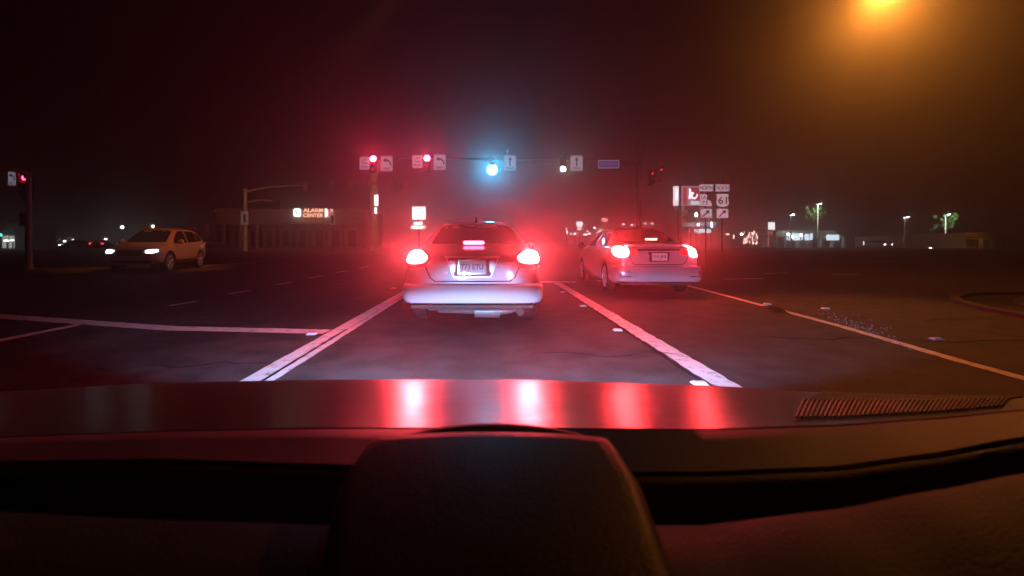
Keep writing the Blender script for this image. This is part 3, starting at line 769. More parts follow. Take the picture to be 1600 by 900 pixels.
# mast
mast = thing('signal_mast', 'dark steel mast with a long arm holding the signals over the road', 'signal mast', (P(1000, 404, YS).x, YS + .3, 0))
mx = mast.location.x
b = MB(); b.tube([(0, 0, 0), (0, 0, 7.1)], [.20, .15], 14); b.lathe([(0, .32), (.06, .32), (.08, .22), (.3, .21)], (0, 0, 0), 'Z', 14); b.build('pole', GALV, mast, True)
b = MB(); b.tube([(0, 0, 6.25), (-6, 0, 6.45), (-12, 0, 6.55), (P(562, 250, YS).x - mx, 0, 6.6)], [.13, .11, .09, .06], 12); b.build('arm', GALV, mast, True)
b = MB(); b.box((.12, 0, 6.95), (.55, .4, .9)); b.build('control_box', GALV, mast, bevel=.02)
b = MB(); b.tube([(P(793, 235, YS).x - mx, 0, 6.5), (P(793, 235, YS).x - mx, 0, 7.05)], .03, 8); b.box((P(793, 235, YS).x - mx, 0, 7.05), (.14, .3, .12)); b.build('detector_camera', SHEET, mast)

def signal(px, pyl, lit, label, Y=YS, group='signals over the junction', face=0, k=1.0, radius=.19):
    zred = P(0, pyl, Y).z if lit == 'red' else P(0, pyl, Y).z + .70
    root = thing('traffic_signal', label, 'traffic signal', (P(px, 0, Y).x, Y, zred - .35), face, group)
    b = MB(); b.box((0, .12, 0), (.36, .22, 1.06)); b.box((0, .015, 0), (.36, .02, 1.10)); b.tube([(0, .22, .3), (0, .3, .3)], .04, 8); b.build('housing', BLACK, root, bevel=.015)
    for i, nm in enumerate(('red', 'amber', 'green')):
        z = .35 - .35 * i
        mm = SIGM[nm] if nm == lit else SIGM[nm + '_off']
        rr = radius if nm == lit else .145  # lit lens made wider to take in its glare
        b = MB(); b.lathe([(.0, rr), (-.03, rr * .96), (-.05, rr * .6), (-.056, .01)], (0, 0, z), 'Y', 20); b.build('lens', mm, root, True)
        vs = []; nn = 16
        for j in range(nn + 1):
            a = math.pi * (-.15 + 1.3 * j / nn)
            for yy in (0, -.20 + .10 * (1 - math.sin(max(0, a)) if a > 0 else 1)):
                vs.append((.165 * math.cos(a), yy, z + .165 * math.sin(a)))
        b = MB(); b.add(vs, [(2 * j, 2 * j + 1, 2 * j + 3, 2 * j + 2) for j in range(nn)]); b.build('visor', BLACK, root, True)
    return root
SIGM = dict(red=emat('signal_red_lit', (1, .03, .10), 260), green=emat('signal_green_lit', (.03, .58, 1.0), 210), greenw=emat('signal_green_pale', (.65, 1, .85), 60),
            red_off=mat('red_off', (.06, .005, .005), .3), amber_off=mat('amber_off', (.06, .03, .0), .3), green_off=mat('green_off', (.0, .04, .03), .3))
signal(583, 248, 'red', 'leftmost overhead signal showing red, left of its LEFT-arrow sign')
signal(667, 247, 'red', 'red overhead signal second from the left, over the front car')
signal(769, 265, 'green', 'glaring cyan green overhead signal above the front car roof', radius=.33)
SIGM['green'] = SIGM['greenw']
signal(880, 264, 'green', 'pale green overhead signal left of the right-hand ONLY sign', radius=.15)

def sheet_sign(name, label, px, py, wpx, hpx, Y, draw=None, cat='road sign', group=None, mats=None, bracket=True):
    c = P(px, py, Y); wd, hh = wpx * Y / F, hpx * Y / F
    b = MB(); r_ = min(wd, hh) * .08
    pts = []
    for sx, sz, a0 in ((1, -1, -90), (1, 1, 0), (-1, 1, 90), (-1, -1, 180)):
        for a in (0, 45, 90): pts.append((sx * (wd / 2 - r_) + r_ * math.cos(R(a0 + a)), sz * (hh / 2 - r_) + r_ * math.sin(R(a0 + a))))
    b.prism(pts, c, FX, FU, FN, .012, 0)
    if draw: draw(b, c, wd, hh)
    if bracket: b.box(c + Vector((0, .15, 0)), (.05, .28, .05), 2)
    o = b.build(name, mats or [SHEET, LEGEND, DARKM], loc=c)
    tag(o, label, cat, group); RETRO.objects.link(o); return o
def arrow_left(b, c, wd, hh):
    pts = [(.30, -.16), (.40, -.16), (.38, .02), (.28, .17), (.10, .26), (-.05, .275), (-.05, .36), (-.34, .215), (-.05, .07), (-.05, .16), (.08, .15), (.22, .07), (.28, -.02)]
    b.prism([(a * wd * .95, z * hh) for a, z in pts], c + Vector((0, -.006, 0)), FX, FU, FN, .004, 1)
    b.text('ONLY', hh * .2, c + Vector((0, 0, -hh * .33)), FX, FU, FN, 1, .006, width=wd * .66, bold=.02)
    frame(b, c, wd, hh)
def frame(b, c, wd, hh, t=.015, k=.90, mi=1):
    for sz in (-1, 1): b.box(c + Vector((0, -.004, sz * hh / 2 * k)), (wd * k, .004, t), mi)
    for sx in (-1, 1): b.box(c + Vector((sx * wd / 2 * k, -.004, 0)), (t, .004, hh * k - t), mi)
def arrow_up(b, c, wd, hh):
    pts = [(-.055, -.20), (.055, -.20), (.055, .20), (.16, .17), (0, .41), (-.16, .17), (-.055, .20)]
    b.prism([(a * wd, z * hh) for a, z in pts], c + Vector((0, -.006, 0)), FX, FU, FN, .004, 1)
    b.text('ONLY', hh * .2, c + Vector((0, 0, -hh * .33)), FX, FU, FN, 1, .006, width=wd * .66, bold=.02)
    frame(b, c, wd, hh)
def left_turn(b, c, wd, hh):
    for i, t in enumerate(('LEFT', 'TURN', 'SIGNAL')):
        b.text(t, hh * .25, c + Vector((0, 0, hh * (.27 - .27 * i))), FX, FU, FN, 1, .006, width=wd * (.6 if i < 2 else .74), bold=.015)
    frame(b, c, wd, hh)
GS = 'signs between the overhead signals'
sheet_sign('road_sign', 'white LEFT TURN SIGNAL sign at the far left end of the mast arm', 569.5, 255, 15.5, 20, YS, left_turn, group=GS)
sheet_sign('road_sign', 'white left-arrow ONLY sign right of the leftmost red signal', 604, 255.5, 19, 24, YS, arrow_left, group=GS)
sheet_sign('road_sign', 'white LEFT TURN SIGNAL sign left of the second red signal', 652, 252.5, 16, 20, YS, left_turn, group=GS)
sheet_sign('road_sign', 'white left-arrow ONLY sign right of the second red signal', 687, 253.5, 19, 24, YS, arrow_left, group=GS)
sheet_sign('road_sign', 'white up-arrow ONLY sign beside the glaring cyan signal', 797, 254.5, 19, 24, YS, arrow_up, group=GS)
sheet_sign('road_sign', 'white up-arrow ONLY sign beside the pale green signal', 901, 255, 19.5, 24, YS, arrow_up, group=GS)
def street(b, c, wd, hh):
    b.prism([(-wd * .47, -hh * .40), (wd * .47, -hh * .40), (wd * .47, hh * .40), (-wd * .47, hh * .40)], c + Vector((0, -.006, 0)), FX, FU, FN, .004, 1)
    b.text('Airline Hwy', hh * .5, c, FX, FU, FN, 3, .010, width=wd * .78)
sheet_sign('street_name_sign', 'blue street name sign with pale border hanging by the mast pole', 951, 256.5, 33, 13, YS, street, 'street sign', mats=[SHEET, BLUESH, DARKM, mat('sign_lilac', (.5, .45, .7), .6)])
# cross-street signals by the mast pole seen edge-on
SIGM['red'] = emat('signal_red_side', (1, .03, .03), 4, False)
signal(1019, 269, 'red', 'lower of two side-on red signals right of the mast pole', YS + 1, 'side-on signals at the mast pole', R(62), radius=.14)
signal(1033, 263, 'red', 'upper of two side-on red signals right of the mast pole', YS + .3, 'side-on signals at the mast pole', R(62), radius=.14)

# ---- left signal pole
p0 = P(45, 421, 18)
lp = thing('signal_pole', 'slim grey pole at the far left carrying a red signal', 'signal pole', (p0.x, 18, 0))
b = MB(); b.tube([(0, 0, 0), (0, 0, 3.75)], [.13, .085], 12); b.lathe([(0, .2), (.05, .2), (.07, .14), (.25, .135)], (0, 0, 0), 'Z', 12); b.build('pole', GALV, lp, True)
b = MB(); b.tube([(0, 0, 3.55), (-.4, 0, 3.95), (-1.6, .0, 4.05)], .05, 8); b.build('arm', GALV, lp, True)
b = MB(); b.box((-.20, 0, 2.0), (.10, .25, .55)); b.build('pedestrian_signal', BLACK, lp, bevel=.01)
SIGM['red'] = emat('signal_red_left', (1, .02, .06), 25, False)
signal(38, 277, 'red', 'red signal at the top of the far left pole', 18, 'signals on the left pole', R(-20), radius=.12)
sheet_sign('road_sign', 'white turn-arrow sign left of the far left red signal', 18, 278.5, 12, 22, 18, arrow_left)

# ---- second mast across the junction, left
p0 = P(383, 392, 54)
lm = thing('signal_mast', 'far mast with curved arm in front of the dark shop on the left', 'signal mast', (p0.x, 54, 0))
b = MB(); b.tube([(0, 0, 0), (0, 0, 7.5)], [.28, .2], 12); LG = mat('light_steel', (.5, .48, .45), .6, metal=.2); b.build('pole', LG, lm, True)
b = MB(); b.tube([(0, 0, 7.1), (2, 0, 7.6), (4.2, 0, 7.8), (7.5, -.3, 7.9)], [.14, .12, .1, .08], 10); b.tube([(0, 0, 5.7), (1, 0, 6.05), (2, 0, 6.15), (3.3, 0, 6.0)], .12, 10); b.build('arm', LG, lm, True)
b = MB(); b.box((3.7, 0, 5.6), (.9, .3, 1.1)); b.build('signal_back', BLACK, lm, bevel=.03)
b = MB(); b.box((.1, -.3, 3.95), (.9, .04, 1.6)); b.box((.1, -.33, 3.95), (.26, .02, .9), 1); o = b.build('pole_sign', [SHEET, LEGEND], lm); RETRO.objects.link(o)
# big pole
p0 = P(585, 391, 58)
bp = thing('utility_pole', 'thick tall pole with arms of unlit signals left of the front car', 'utility pole', (p0.x, 58, 0))
b = MB(); b.tube([(0, 0, 0), (0, 0, 11.2)], [.58, .46], 16); b.build('pole', mat('pole_concrete', (.5, .42, .38), .8, noise=(3, .2)), bp, True)
b = MB(); b.tube([(-10, -.5, 8.6), (-4, -.5, 8.5), (4.8, -.5, 8.6)], [.07, .12, .07], 8); b.build('arm', GALV, bp, True)
for dx in (-8.6, -5.2, -2.8, -.4, 2.9, 4.2):
    b = MB(); b.box((dx, -.62, 8.2), (.42, .3, 1.2)); b.box((dx, -.80, 8.2), (.6, .03, 1.35)); b.build('signal_back', mat('faded_housing', (.10, .08, .08), .6), bp, bevel=.02)
# small signs near shop
sg = thing('road_sign', 'small arrow sign on a thin post in front of the lit shop name', 'road sign', (P(520, 0, 50).x, 50, 0))
b = MB(); b.tube([(0, 0, 0), (0, 0, 4.2)], .06, 8); b.build('post', GALV, sg)
b = MB(); b.box((0, -.09, 3.6), (.55, .02, 1.25)); b.box((-.02, -.105, 3.6), (.3, .01, .9), 1); o = b.build('panel', [SHEET, LEGEND], sg); RETRO.objects.link(o)

# ------------------------------------------------------------------ lit signs and shops
def lit_box(name, label, px, py, wpx, hpx, Y, col, s, post=True, cat='lit sign', group=None, draw=None, mats=None, d=.35, sample=True, w_post=.12):
    c = P(px, py, Y); wd, hh = wpx * Y / F, hpx * Y / F
    root = thing(name, label, cat, (c.x, Y, 0), 0, group)
    b = MB(); b.box((0, d / 2 + .02, c.z), (wd * 1.02, d, hh * 1.02)); b.build('cabinet', DARKM, root, bevel=.03)
    b = MB(); b.box((0, 0, c.z), (wd, .03, hh)); 
    if draw: draw(b, Vector((0, -.02, c.z)), wd, hh)
    b.build('panel', mats or emat(name + '_' + str(px), col, s, sample), root)
    if post:
        b = MB(); b.tube([(0, d / 2, 0), (0, d / 2, c.z - hh / 2)], w_post, 10); b.build('post', GALV, root, True)
    return root
lit_box('lit_sign', 'blank bright white square sign left of the front car roof', 654.5, 333, 21, 20, 60, (1, .97, .98), 2.2)
def tilt_(b, c, wd, hh):
    b.prism([(-wd * .3, hh * .1), (wd * .3, hh * .1), (wd * .36, hh * .5), (-wd * .3, hh * .45)], c, FX, FU, FN, .02, 0)
    b.prism([(-wd * .55, -hh * .35), (wd * .32, -hh * .35), (wd * .52, hh * .0), (-wd * .5, -hh * .02)], c, FX, FU, FN, .02, 0)
    b.prism([(wd * .40, -hh * .5), (wd * .44, -hh * .5), (wd * .66, -hh * .05), (wd * .62, -hh * .05)], c, FX, FU, FN, .02, 0)
EWS = emat('reader_white', (.95, 1, .93), 2.5)
c = P(653, 353, 59.2); b = MB(); tilt_(b, c, 21 * 59 / F, 13 * 59 / F); b.box(c + Vector((0, .25, -.1)), (1.8, .3, .25), 1)
o = b.build('reader_board', [EWS, DARKM], loc=c); tag(o, 'small lit board right under the bright white square sign', 'lit sign')
# vertical lit lettering by the thick pole
def vtext(b, c, wd, hh):
    for i in range(4): b.box(c + Vector((.05 * (-1) ** i, -.01, hh * (.36 - .24 * i))), (wd * .35, .02, .05), 1)
lit_box('blade_sign', 'narrow upright lit sign hanging on the thick tall pole', 588, 313, 6.5, 17, 57, (1, .96, .95), 7, False, draw=vtext, mats=[emat('blade', (1, .93, .93), 2.5), LEGEND])
c = P(587, 329, 57); b = MB(); b.box(c, (.28, .2, .8)); b.box(c + Vector((0, .15, 0)), (.34, .1, .86), 1); o = b.build('small_lit_sign', [emat('blade_low', (1, .9, .88), 2.5), DARKM], loc=c); tag(o, 'tiny lit sign below the upright sign on the thick pole', 'lit sign')

# left shop: ALARM CENTER
YB = 76
def shop(name, label, px0, px1, ytop, Y, depth, wall, bays, base=None):
    a, b_ = P(px0, ytop, Y), P(px1, ytop, Y); root = thing(name, label, 'building', ((a.x + b_.x) / 2, Y, 0)); wd = b_.x - a.x; H = a.z
    b = MB(); b.box((0, depth / 2, H / 2), (wd, depth, H)); b.build('wall', wall, root)
    b = MB(); b.box((0, -.15, H - .35), (wd + .5, .5, .7)); b.box((0, -.2, H + .04), (wd + .6, .7, .12)); b.build('parapet', wall, root, bevel=.03)
    n = bays; bw = wd / n
    for i in range(n):
        x = -wd / 2 + bw * (i + .5)
        f = MB(); hz = min(2.7, H * .52)
        f.box((x, -.02, hz / 2 + .25), (bw * .72, .06, hz)); f.build('window', DARKW, root)
    b = MB(); b.box((0, -1.4, H * .62), (wd, 2.8, .25)); b.build('awning', wall, root, bevel=.03)
    for i in range(n + 1):
        x = -wd / 2 + bw * i; b = MB(); b.box((x, -2.5, H * .31 - .06), (.45, .45, H * .62 - .13)); b.build('column', wall, root, bevel=.03)
    return root, wd, H
shop('shop_building', 'long dark shop building with columns behind the lit red lettering on the left', 338, 566, 327, YB, 14, STUCCO, 9)
AL = emat('alarm_red_letters', (1, .42, .25), 3); AW = emat('alarm_white', (.9, 1, 1), 3)
for px in (400, 470, 545): spot('shop_wall_fill', P(px, 350, 70) + Vector((0, 0, 1.5)), P(px, 360, 77), 70, (1, .42, .25), 130, .8, .3)  # added unseen spots that brighten the shop wall
c = P(484, 332.5, YB - .6)
ls = thing('shop_sign', 'glowing red ALARM CENTER lettering with white round badge on the dark shop', 'lit sign', (c.x, YB - .6, c.z))
u = YB / F
def channel(parent, name, txts, mats_, dx, wd, hh):
    b = MB()
    for i, t in enumerate(txts): b.text(t, hh, (dx, 0, (.5 - i) * hh * 1.02), FX, FU, FN, 0, .06, width=wd, bold=.03)
    for i, t in enumerate(txts): b.box((dx, .02, (.5 - i) * hh * 1.02), (wd * 1.02, .06, hh * .2), 1)
    return b.build(name, mats_, parent)
channel(ls, 'lettering', ('ALARM', 'CENTER'), [AL, DARKM], 5.5 * u, 31 * u, 7.6 * u)
b = MB()
sh = [(.42 * math.cos(t) * (1 + .10 * math.cos(4 * t + math.pi)), .48 * math.sin(t) * (1 + .10 * math.cos(4 * t + math.pi))) for t in [k * math.pi / 14 for k in range(28)]]
b.prism([(a * 15 * u, z * 15 * u) for a, z in sh], (-19.5 * u, -.08, .3 * u), FX, FU, FN, .15, 0); b.text('S', 8 * u, (-20 * u, -.08, .3 * u), FX, FU, FN, 1, .01, bold=.02)
b.build('badge', [AW, mat('badge_teal', (.1, .3, .3), .5)], ls)
c = P(515, 332.5, YB - .6)
l2 = thing('shop_sign', 'short second piece of glowing lettering right of ALARM CENTER', 'lit sign', (c.x, YB - .6, c.z))
channel(l2, 'lettering', ('LR', 'OR'), [emat('alarm_red_dim', (1, .32, .28), 2.6), DARKM], 2 * u, 10 * u, 6.6 * u)
b = MB(); b.prism([(-.2, -.7), (.18, -.7), (.28, 0), (.12, .7), (-.2, .75)], (-5.4 * u, -.05, 0), FX, FU, FN, .1, 0); b.build('badge', AW, l2)

# right: pylon sign with script initial
YP = 62; c = P(1074, 306, YP); u = YP / F
py_ = thing('pylon_sign', 'tall red and white lit store sign with a white script mark', 'lit sign', (c.x, YP, 0))
WPAN = emat('pylon_white', (1, .88, .97), 1.3); RPAN = emat('pylon_red', (.55, .02, .05), .7); WSCR = emat('pylon_script', (1, .85, .92), 2.2); BPAN = emat('pylon_pale_blue', (.7, .85, 1), 1.1)
b = MB(); b.box((-17 * u, .2, c.z), (7 * u, .4, 30 * u), 0); b.prism([(-19 * u, -6 * u), (-15.5 * u, -8 * u), (-14.6 * u, 8 * u), (-18 * u, 12 * u)], (0, -.02, c.z), FX, FU, FN, .02, 1)
b.build('side_panel', [WPAN, WSCR], py_)
b = MB(); b.box((6 * u, .2, c.z), (27 * u, .4, 31 * u), 0); b.box((-3.5 * u, -.02, c.z - .05), (6 * u, .02, 27 * u), 1); b.box((12 * u, -.02, c.z + 3 * u), (13.5 * u, .02, 20 * u), 1); b.box((12 * u, -.025, c.z - 11 * u), (14 * u, .02, 5.5 * u), 3)
pth = [(3.6, 11), (4.4, 4), (3.4, -3), (3, -5)]
b.tube([Vector((x * u, -.06, c.z + z * u)) for x, z in pth], [.12, .16, .16, .1], 8, 2)
b.tube([Vector((x * u, -.06, c.z + z * u)) for x, z in ((8.5, 5), (6.0, 1), (8, -3.5), (11.5, -4.2), (14.8, -1), (15.0, 3))], [.16, .14, .15, .13, .11, .06], 8, 2)
b.build('main_panel', [mat('pylon_cab', (.25, .2, .22), .5, emit=(1, .6, .75), es=.35), RPAN, WSCR, BPAN], py_)
b = MB()
for x in (-9.7, -13): b.tube([(x * u, .3, 0), (x * u, .3, c.z + 15 * u)], .13, 10)
b.build('post', DARKM, py_, True)

# route sign assemblies
YR = 21.0; u = YR / F
def route(px, label, kind):
    c = P(px, 313, YR); root = thing('route_sign', label, 'route sign', (c.x, YR, 0), 0, 'route signs on posts')
    b = MB(); b.tube([(0, .06, 0), (0, .06, P(0, 288, YR).z + .2)], .035, 8); b.build('post', GALV, root, True)
    z = P(0, 293.5, YR).z
    b = MB(); hw, hh = 11 * u, 5.6 * u; b.prism([(-hw, -hh), (hw, -hh), (hw, hh), (-hw, hh)], (0, 0, z), FX, FU, FN, .01, 0); b.text('NORTH', 9 * u, (0, 0, z), FX, FU, FN, 1, .005, width=19 * u, bold=.02); frame(b, Vector((0, 0, z)), hw * 2, hh * 2, .008, .93)
    o = b.build('direction_plate', [SHEET, LEGEND], root); RETRO.objects.link(o)
    b = MB(); z = c.z
    if kind == '61':
        half = [(0, -11), (3, -9.6), (6.5, -9.2), (9, -7), (10, -3.6), (9.2, -.5), (8.4, 2.2), (8.6, 5), (10, 7.4), (7.6, 10.2), (5, 9.2), (2.4, 9.8), (0, 10.4)]
        pts = half + [(-a, z_) for a, z_ in half[1:-1]][::-1]
        b.prism([(a * u, z_ * u) for a, z_ in pts], (0, 0, z), FX, FU, FN, .01, 0); b.text('61', 15.5 * u, (0, 0, z - .0), FX, FU, FN, 1, .005, width=13.5 * u, bold=.015)
    else:
        pts = [(-10, 9.5), (0, 9.5), (1.8, 7), (.4, 4), (1.4, 1), (.6, -.2), (7.5, -.2), (7, -3), (9, -5.5), (8.2, -7), (9.4, -10), (6, -8.6), (2, -10), (-1, -8.6), (-10, -9), (-9, -2), (-9.6, 4)]
        b.prism([(a * u, z_ * u) for a, z_ in pts], (0, 0, z), FX, FU, FN, .01, 0)
        b.text('LA', 8 * u, (-4.2 * u, 0, z + 4.6 * u), FX, FU, FN, 1, .005, width=7 * u, bold=.01); b.text('73', 8.6 * u, (-2 * u, 0, z - 4 * u), FX, FU, FN, 1, .005, width=8.5 * u, bold=.01)
    o = b.build('route_shield', [SHEET, LEGEND], root); RETRO.objects.link(o)
    b = MB(); z = P(0, 333.5, YR).z; hw, hh = 9.3 * u, 7.4 * u; b.prism([(-hw, -hh), (hw, -hh), (hw, hh), (-hw, hh)], (0, 0, z), FX, FU, FN, .01, 0)
    ar = [(-6, -4.2), (-4.6, -5.6), (2.4, 1.0), (4.2, -.8), (5.4, 5.4), (-1.0, 4.0), (.8, 2.4)]
    b.prism([(a * u, z_ * u) for a, z_ in ar], (0, -.005, z), FX, FU, FN, .003, 1); frame(b, Vector((0, 0, z)), hw * 2, hh * 2, .008, .93)
    o = b.build('arrow_plate', [SHEET, LEGEND], root); RETRO.objects.link(o)
route(1103.5, 'NORTH route sign with the Louisiana-shaped LA 73 shield', 'LA'); route(1129, 'NORTH route sign with the rounded 61 shield', '61')

# canopy and forecourt right of the pylon
c = P(1098, 356, 88); cn = thing('fuel_canopy', 'pale blue lit forecourt canopy behind the route signs', 'canopy', (c.x, 88, 0))
b = MB(); b.box((0, 2, 4.6), (4.4, 6, .7)); b.build('roof', emat('canopy_pale', (.55, .8, 1), .5), cn, bevel=.05)
for sx in (-1, 1): b = MB(); b.box((sx * 1.6, 2, 2.1), (.3, .3, 4.2)); b.build('column', GALV, cn)
b = MB(); b.box((0, 0, 3.3), (3.2, .1, .7)); b.box((-.8, -.05, 2.9), (.8, .1, .3)); b.box((.9, -.05, 3.0), (.5, .1, .35)); b.build('shop_front', emat('canopy_glow', (.65, .9, 1), 1.6), cn)
# row of small lit items behind
def blob(px, py, wpx, hpx, Y, col, s, label, name='far_lamp', cat='lamp', h=True, grp='small lamps far off'):
    c = P(px, py, Y); root = thing(name, label, cat, (c.x, Y, 0), 0, grp); r_ = max(wpx, .9) * Y / F / 2; q = max(hpx, .9) * Y / F / 2
    b = MB(); n = 10; vs = []
    b.lathe([(-q, r_ * .25), (-q * .7, r_ * .75), (0, r_), (q * .7, r_ * .75), (q, r_ * .25)], (0, 0, c.z), 'Z', 10); b.build('lamp_head', emat(name + str(px), col, s, False), root, True)
    b = MB(); b.tube([(0, .1, 0), (0, .1, max(.1, c.z + q * .3))], .07, 6); b.build('post', DARKM, root)
    return root
G = (.85, 1, .92)
lamps = [
 (191, 355, 4.6, 4.6, 90, G, 14, 'brightest green-white lamp above the crossover bonnet'), (239, 354, 4.6, 4.6, 90, G, 14, 'bright green-white lamp above the crossover roof'),
 (79, 361, 2, 2, 110, (1, .8, .9), 2, 'upper faint lamp right of the far left pole'), (78.5, 378.5, 3, 3, 90, (1, 1, .95), 10, 'lowest leftmost white lamp right of the far left pole'),
 (101, 377, 3.4, 3.2, 92, (1, 1, .95), 14, 'white lamp second right of the far left pole'), (114, 374.5, 2.4, 2, 95, (1, 1, .95), 6, 'smaller lamp over the far white-lamped car'),
 (165, 374, 4, 3.4, 90, (1, 1, .93), 14, 'yellowish white lamp left of the crossover, over the red tail lamps'), (185, 378.5, 4, 1.6, 100, (1, .95, .7), 1.5, 'dim yellow lamp behind the crossover bonnet'),
 (1088, 335.5, 4.5, 7, 80, (1, .95, 1), 14, 'white glowing lamp under the pylon script panel'), (1091, 351, 4, 3.5, 84, (1, 1, 1), 10, 'round white lamp at the left end of the forecourt canopy'), (1112, 351, 3, 9, 84, (1, 1, 1), 10, 'upright white lamp at the right end of the forecourt canopy'),
 (1159, 366, 4.4, 3.8, 80, (1, .93, .97), 14, 'white lamp at the left edge of the glittering shop front'),
 (1232, 366, 5, 4, 82, (.85, .95, 1), 12, 'left of the two round lamps before the white shop windows'), (1238, 370, 4.4, 4.4, 82, (.85, .95, 1), 12, 'right and lower of the two round lamps before the white shop windows'),
 (1252, 367, 4, 4.5, 82, (.85, .95, 1), 9, 'round lamp right of the dark gap in the white windows'),
 (1349.5, 380, 1.6, 7, 84, (1, .85, .75), 2.5, 'thin upright dim lamp alone in the dark verge'), (1454, 388.5, 4.2, 3.6, 78, (1, 1, .92), 14, 'lone low white lamp right of the far parked car'),
 (885, 357, 2, 2, 120, (1, .9, .95), 6, 'tiny pale lamp left of the stacked far sign'), (929, 356, 2.6, 2.6, 120, (1, .9, .9), 10, 'small round lamp right of the stacked far sign'),
 (1137, 366, 6, 2.5, 80, (1, .7, .65), 3, 'reddish lamp left of the glittering shop front'), (1146.5, 370, 2.2, 7, 80, (1, .7, .65), 3, 'upright reddish lamp by the glittering shop front'),
 (10, 376, 7, 2.6, 60, (.75, 1, 1), 8, 'left lamp strip over the lit doorway at the far left'), (19, 375.5, 5, 2.4, 60, (.75, 1, 1), 8, 'right lamp strip over the lit doorway at the far left'), (1, 367, 4, 5, 60, (.1, .9, .8), 3, 'teal lamp at the very left edge'),
 (305, 356, 2, 4, 90, (.6, .05, .15), .8, 'faint dark red lamp right of the crossover roof'), (899, 365, 2, 4, 110, (1, .85, .95), 5, 'tiny lamp at the foot of the stacked far sign'),
]
for l in lamps: blob(*l)
# tall parking-lot lamps
def lot_lamp(px, py, Y, label, s=30, arm=.0):
    c = P(px, py, Y); root = thing('street_lamp', label, 'street lamp', (c.x, Y, 0), 0, 'tall lot lamps')
    b = MB(); b.tube([(0, .2, 0), (0, .2, c.z)], [.14, .09], 10); b.build('pole', mat('pale_pole', (.6, .6, .6), .4), root, True)
    b = MB(); b.box((0, -.1, c.z), (.75, .7, .22), 1); b.box((0, -.12, c.z - .13), (.6, .5, .06), 0); b.box((0, -.46, c.z - .04), (.5, .03, .2), 0); b.build('lamp_head', [emat('lot_lamp_lit', (.85, .95, 1), 12, False), DARKM], root, bevel=.02)
    return root
lot_lamp(1237, 335, 80, 'tall white lot lamp above the white shop windows'); lot_lamp(1415, 339, 80, 'tall white lot lamp between the two lit trees')
lot_lamp(1279, 318.5, 84, 'tall white lot lamp at the top of the left lit tree'); lot_lamp(1479, 335, 84, 'tall white lot lamp at the top of the right lit tree')
# curved street lamps beyond the second car
def curl(px, py, Y, sg, label):
    c = P(px, py, Y); root = thing('street_lamp', label, 'street lamp', (c.x, Y, 0), 0, 'curved street lamps beyond the junction'); u = Y / F
    b = MB(); b.tube([(0, 0, 0), (0, 0, c.z - 2 * u), (-sg * 1.2 * u, 0, c.z + 1.5 * u), (-sg * 3.5 * u, 0, c.z + 2 * u)], .07, 8); b.build('pole', mat('pale_pole', (.6, .6, .6), .4), root, True)
    b = MB(); b.box((-sg * 4 * u, 0, c.z + 1.6 * u), (3.4 * u, .4, 1.7 * u)); b.build('lamp_head', emat('curl_lit', (1, .8, .82), 5, False), root, bevel=.05); return root
curl(978, 352, 120, 1, 'leftmost curved far street lamp over the second car'); curl(983, 353, 118, -1, 'second curved far street lamp over the second car'); curl(1012, 351, 120, 1, 'third curved far street lamp over the second car'); curl(1015, 351, 122, -1, 'rightmost curved far street lamp over the second car')
# far small signs between the cars
def bars(b, c, wd, hh):
    for i, t in enumerate((.75, .6, .8)): b.box((0, -.03, c.z - hh * (.62 + .42 * i)), (wd * t, .05, hh * .26), 0)
lit_box('lit_sign', 'small stacked white lit sign between the two cars', 905.5, 349.5, 10, 6, 110, (1, .92, .97), 2.5, draw=bars)
c = P(944.5, 343.5, 100); ov = thing('lit_sign', 'oval pinkish lit sign on a post between the two cars', 'lit sign', (c.x, 100, 0))
b = MB(); b.prism([(.78 * math.cos(t), .42 * math.sin(t)) for t in [k * math.pi / 10 for k in range(20)]], (0, -.1, c.z), FX, FU, FN, .3, 0); b.build('panel', emat('oval_pink', (1, .42, .40), 1.6), ov)
b = MB(); b.tube([(0, 0, 0), (0, 0, c.z - .35)], .18, 8); b.build('post', mat('pale_pole', (.6, .6, .6), .4), ov)
c = P(944, 362, 100); gr = thing('kiosk', 'small curved green and white lit roof below the oval sign', 'kiosk', (c.x, 101, 0))
b = MB(); vs = []
for i in range(13):
    t = -1 + i / 6; vs += [(t * 1.4, -.2, c.z + .55 * (1 - t * t) - .35), (t * 1.1, -.2, c.z + .75 * (1 - t * t) - .2), (t * 1.1, 1.2, c.z + .75 * (1 - t * t) - .2), (t * 1.4, 1.2, c.z + .55 * (1 - t * t) - .35)]
b.add(vs, [(4 * i + j, 4 * i + 4 + j, 4 * i + 4 + (j + 1) % 4, 4 * i + (j + 1) % 4) for i in range(12) for j in range(4)]); b.build('roof', emat('kiosk_white', (.8, 1, .95), 2.4), gr)
b = MB(); b.prism([(-.6, 0), (.6, 0), (.3, .45), (-.3, .45)], (0, -.3, c.z + .15), FX, FU, FN, .05, 0); b.build('gable', emat('kiosk_green', (.1, .8, .5), 1.2), gr)
for sx in (-1, 1): b = MB(); b.box((sx * .95, .5, (c.z - .3) / 2), (.15, .15, c.z - .3)); b.build('post', GALV, gr)
# far car lamps strip near the horizon, at the foot of the stacked sign
far = [(886, 363, 2, 6), (892, 365.5, 2.5, 2.5), (897, 366, 2.2, 2.2), (915, 366.5, 8, 2), (921, 365, 4, 2.5), (918, 361, 3, 1.5)]
for i, (px, py, a, h_) in enumerate(far): blob(px, py, a, h_, 105, (1, .88, .95), 5, ('tall thin', 'round', 'tiny round', 'wide low', 'slanting', 'small yellowish')[i] + ' glowing lamp in the cluster below the stacked far sign')

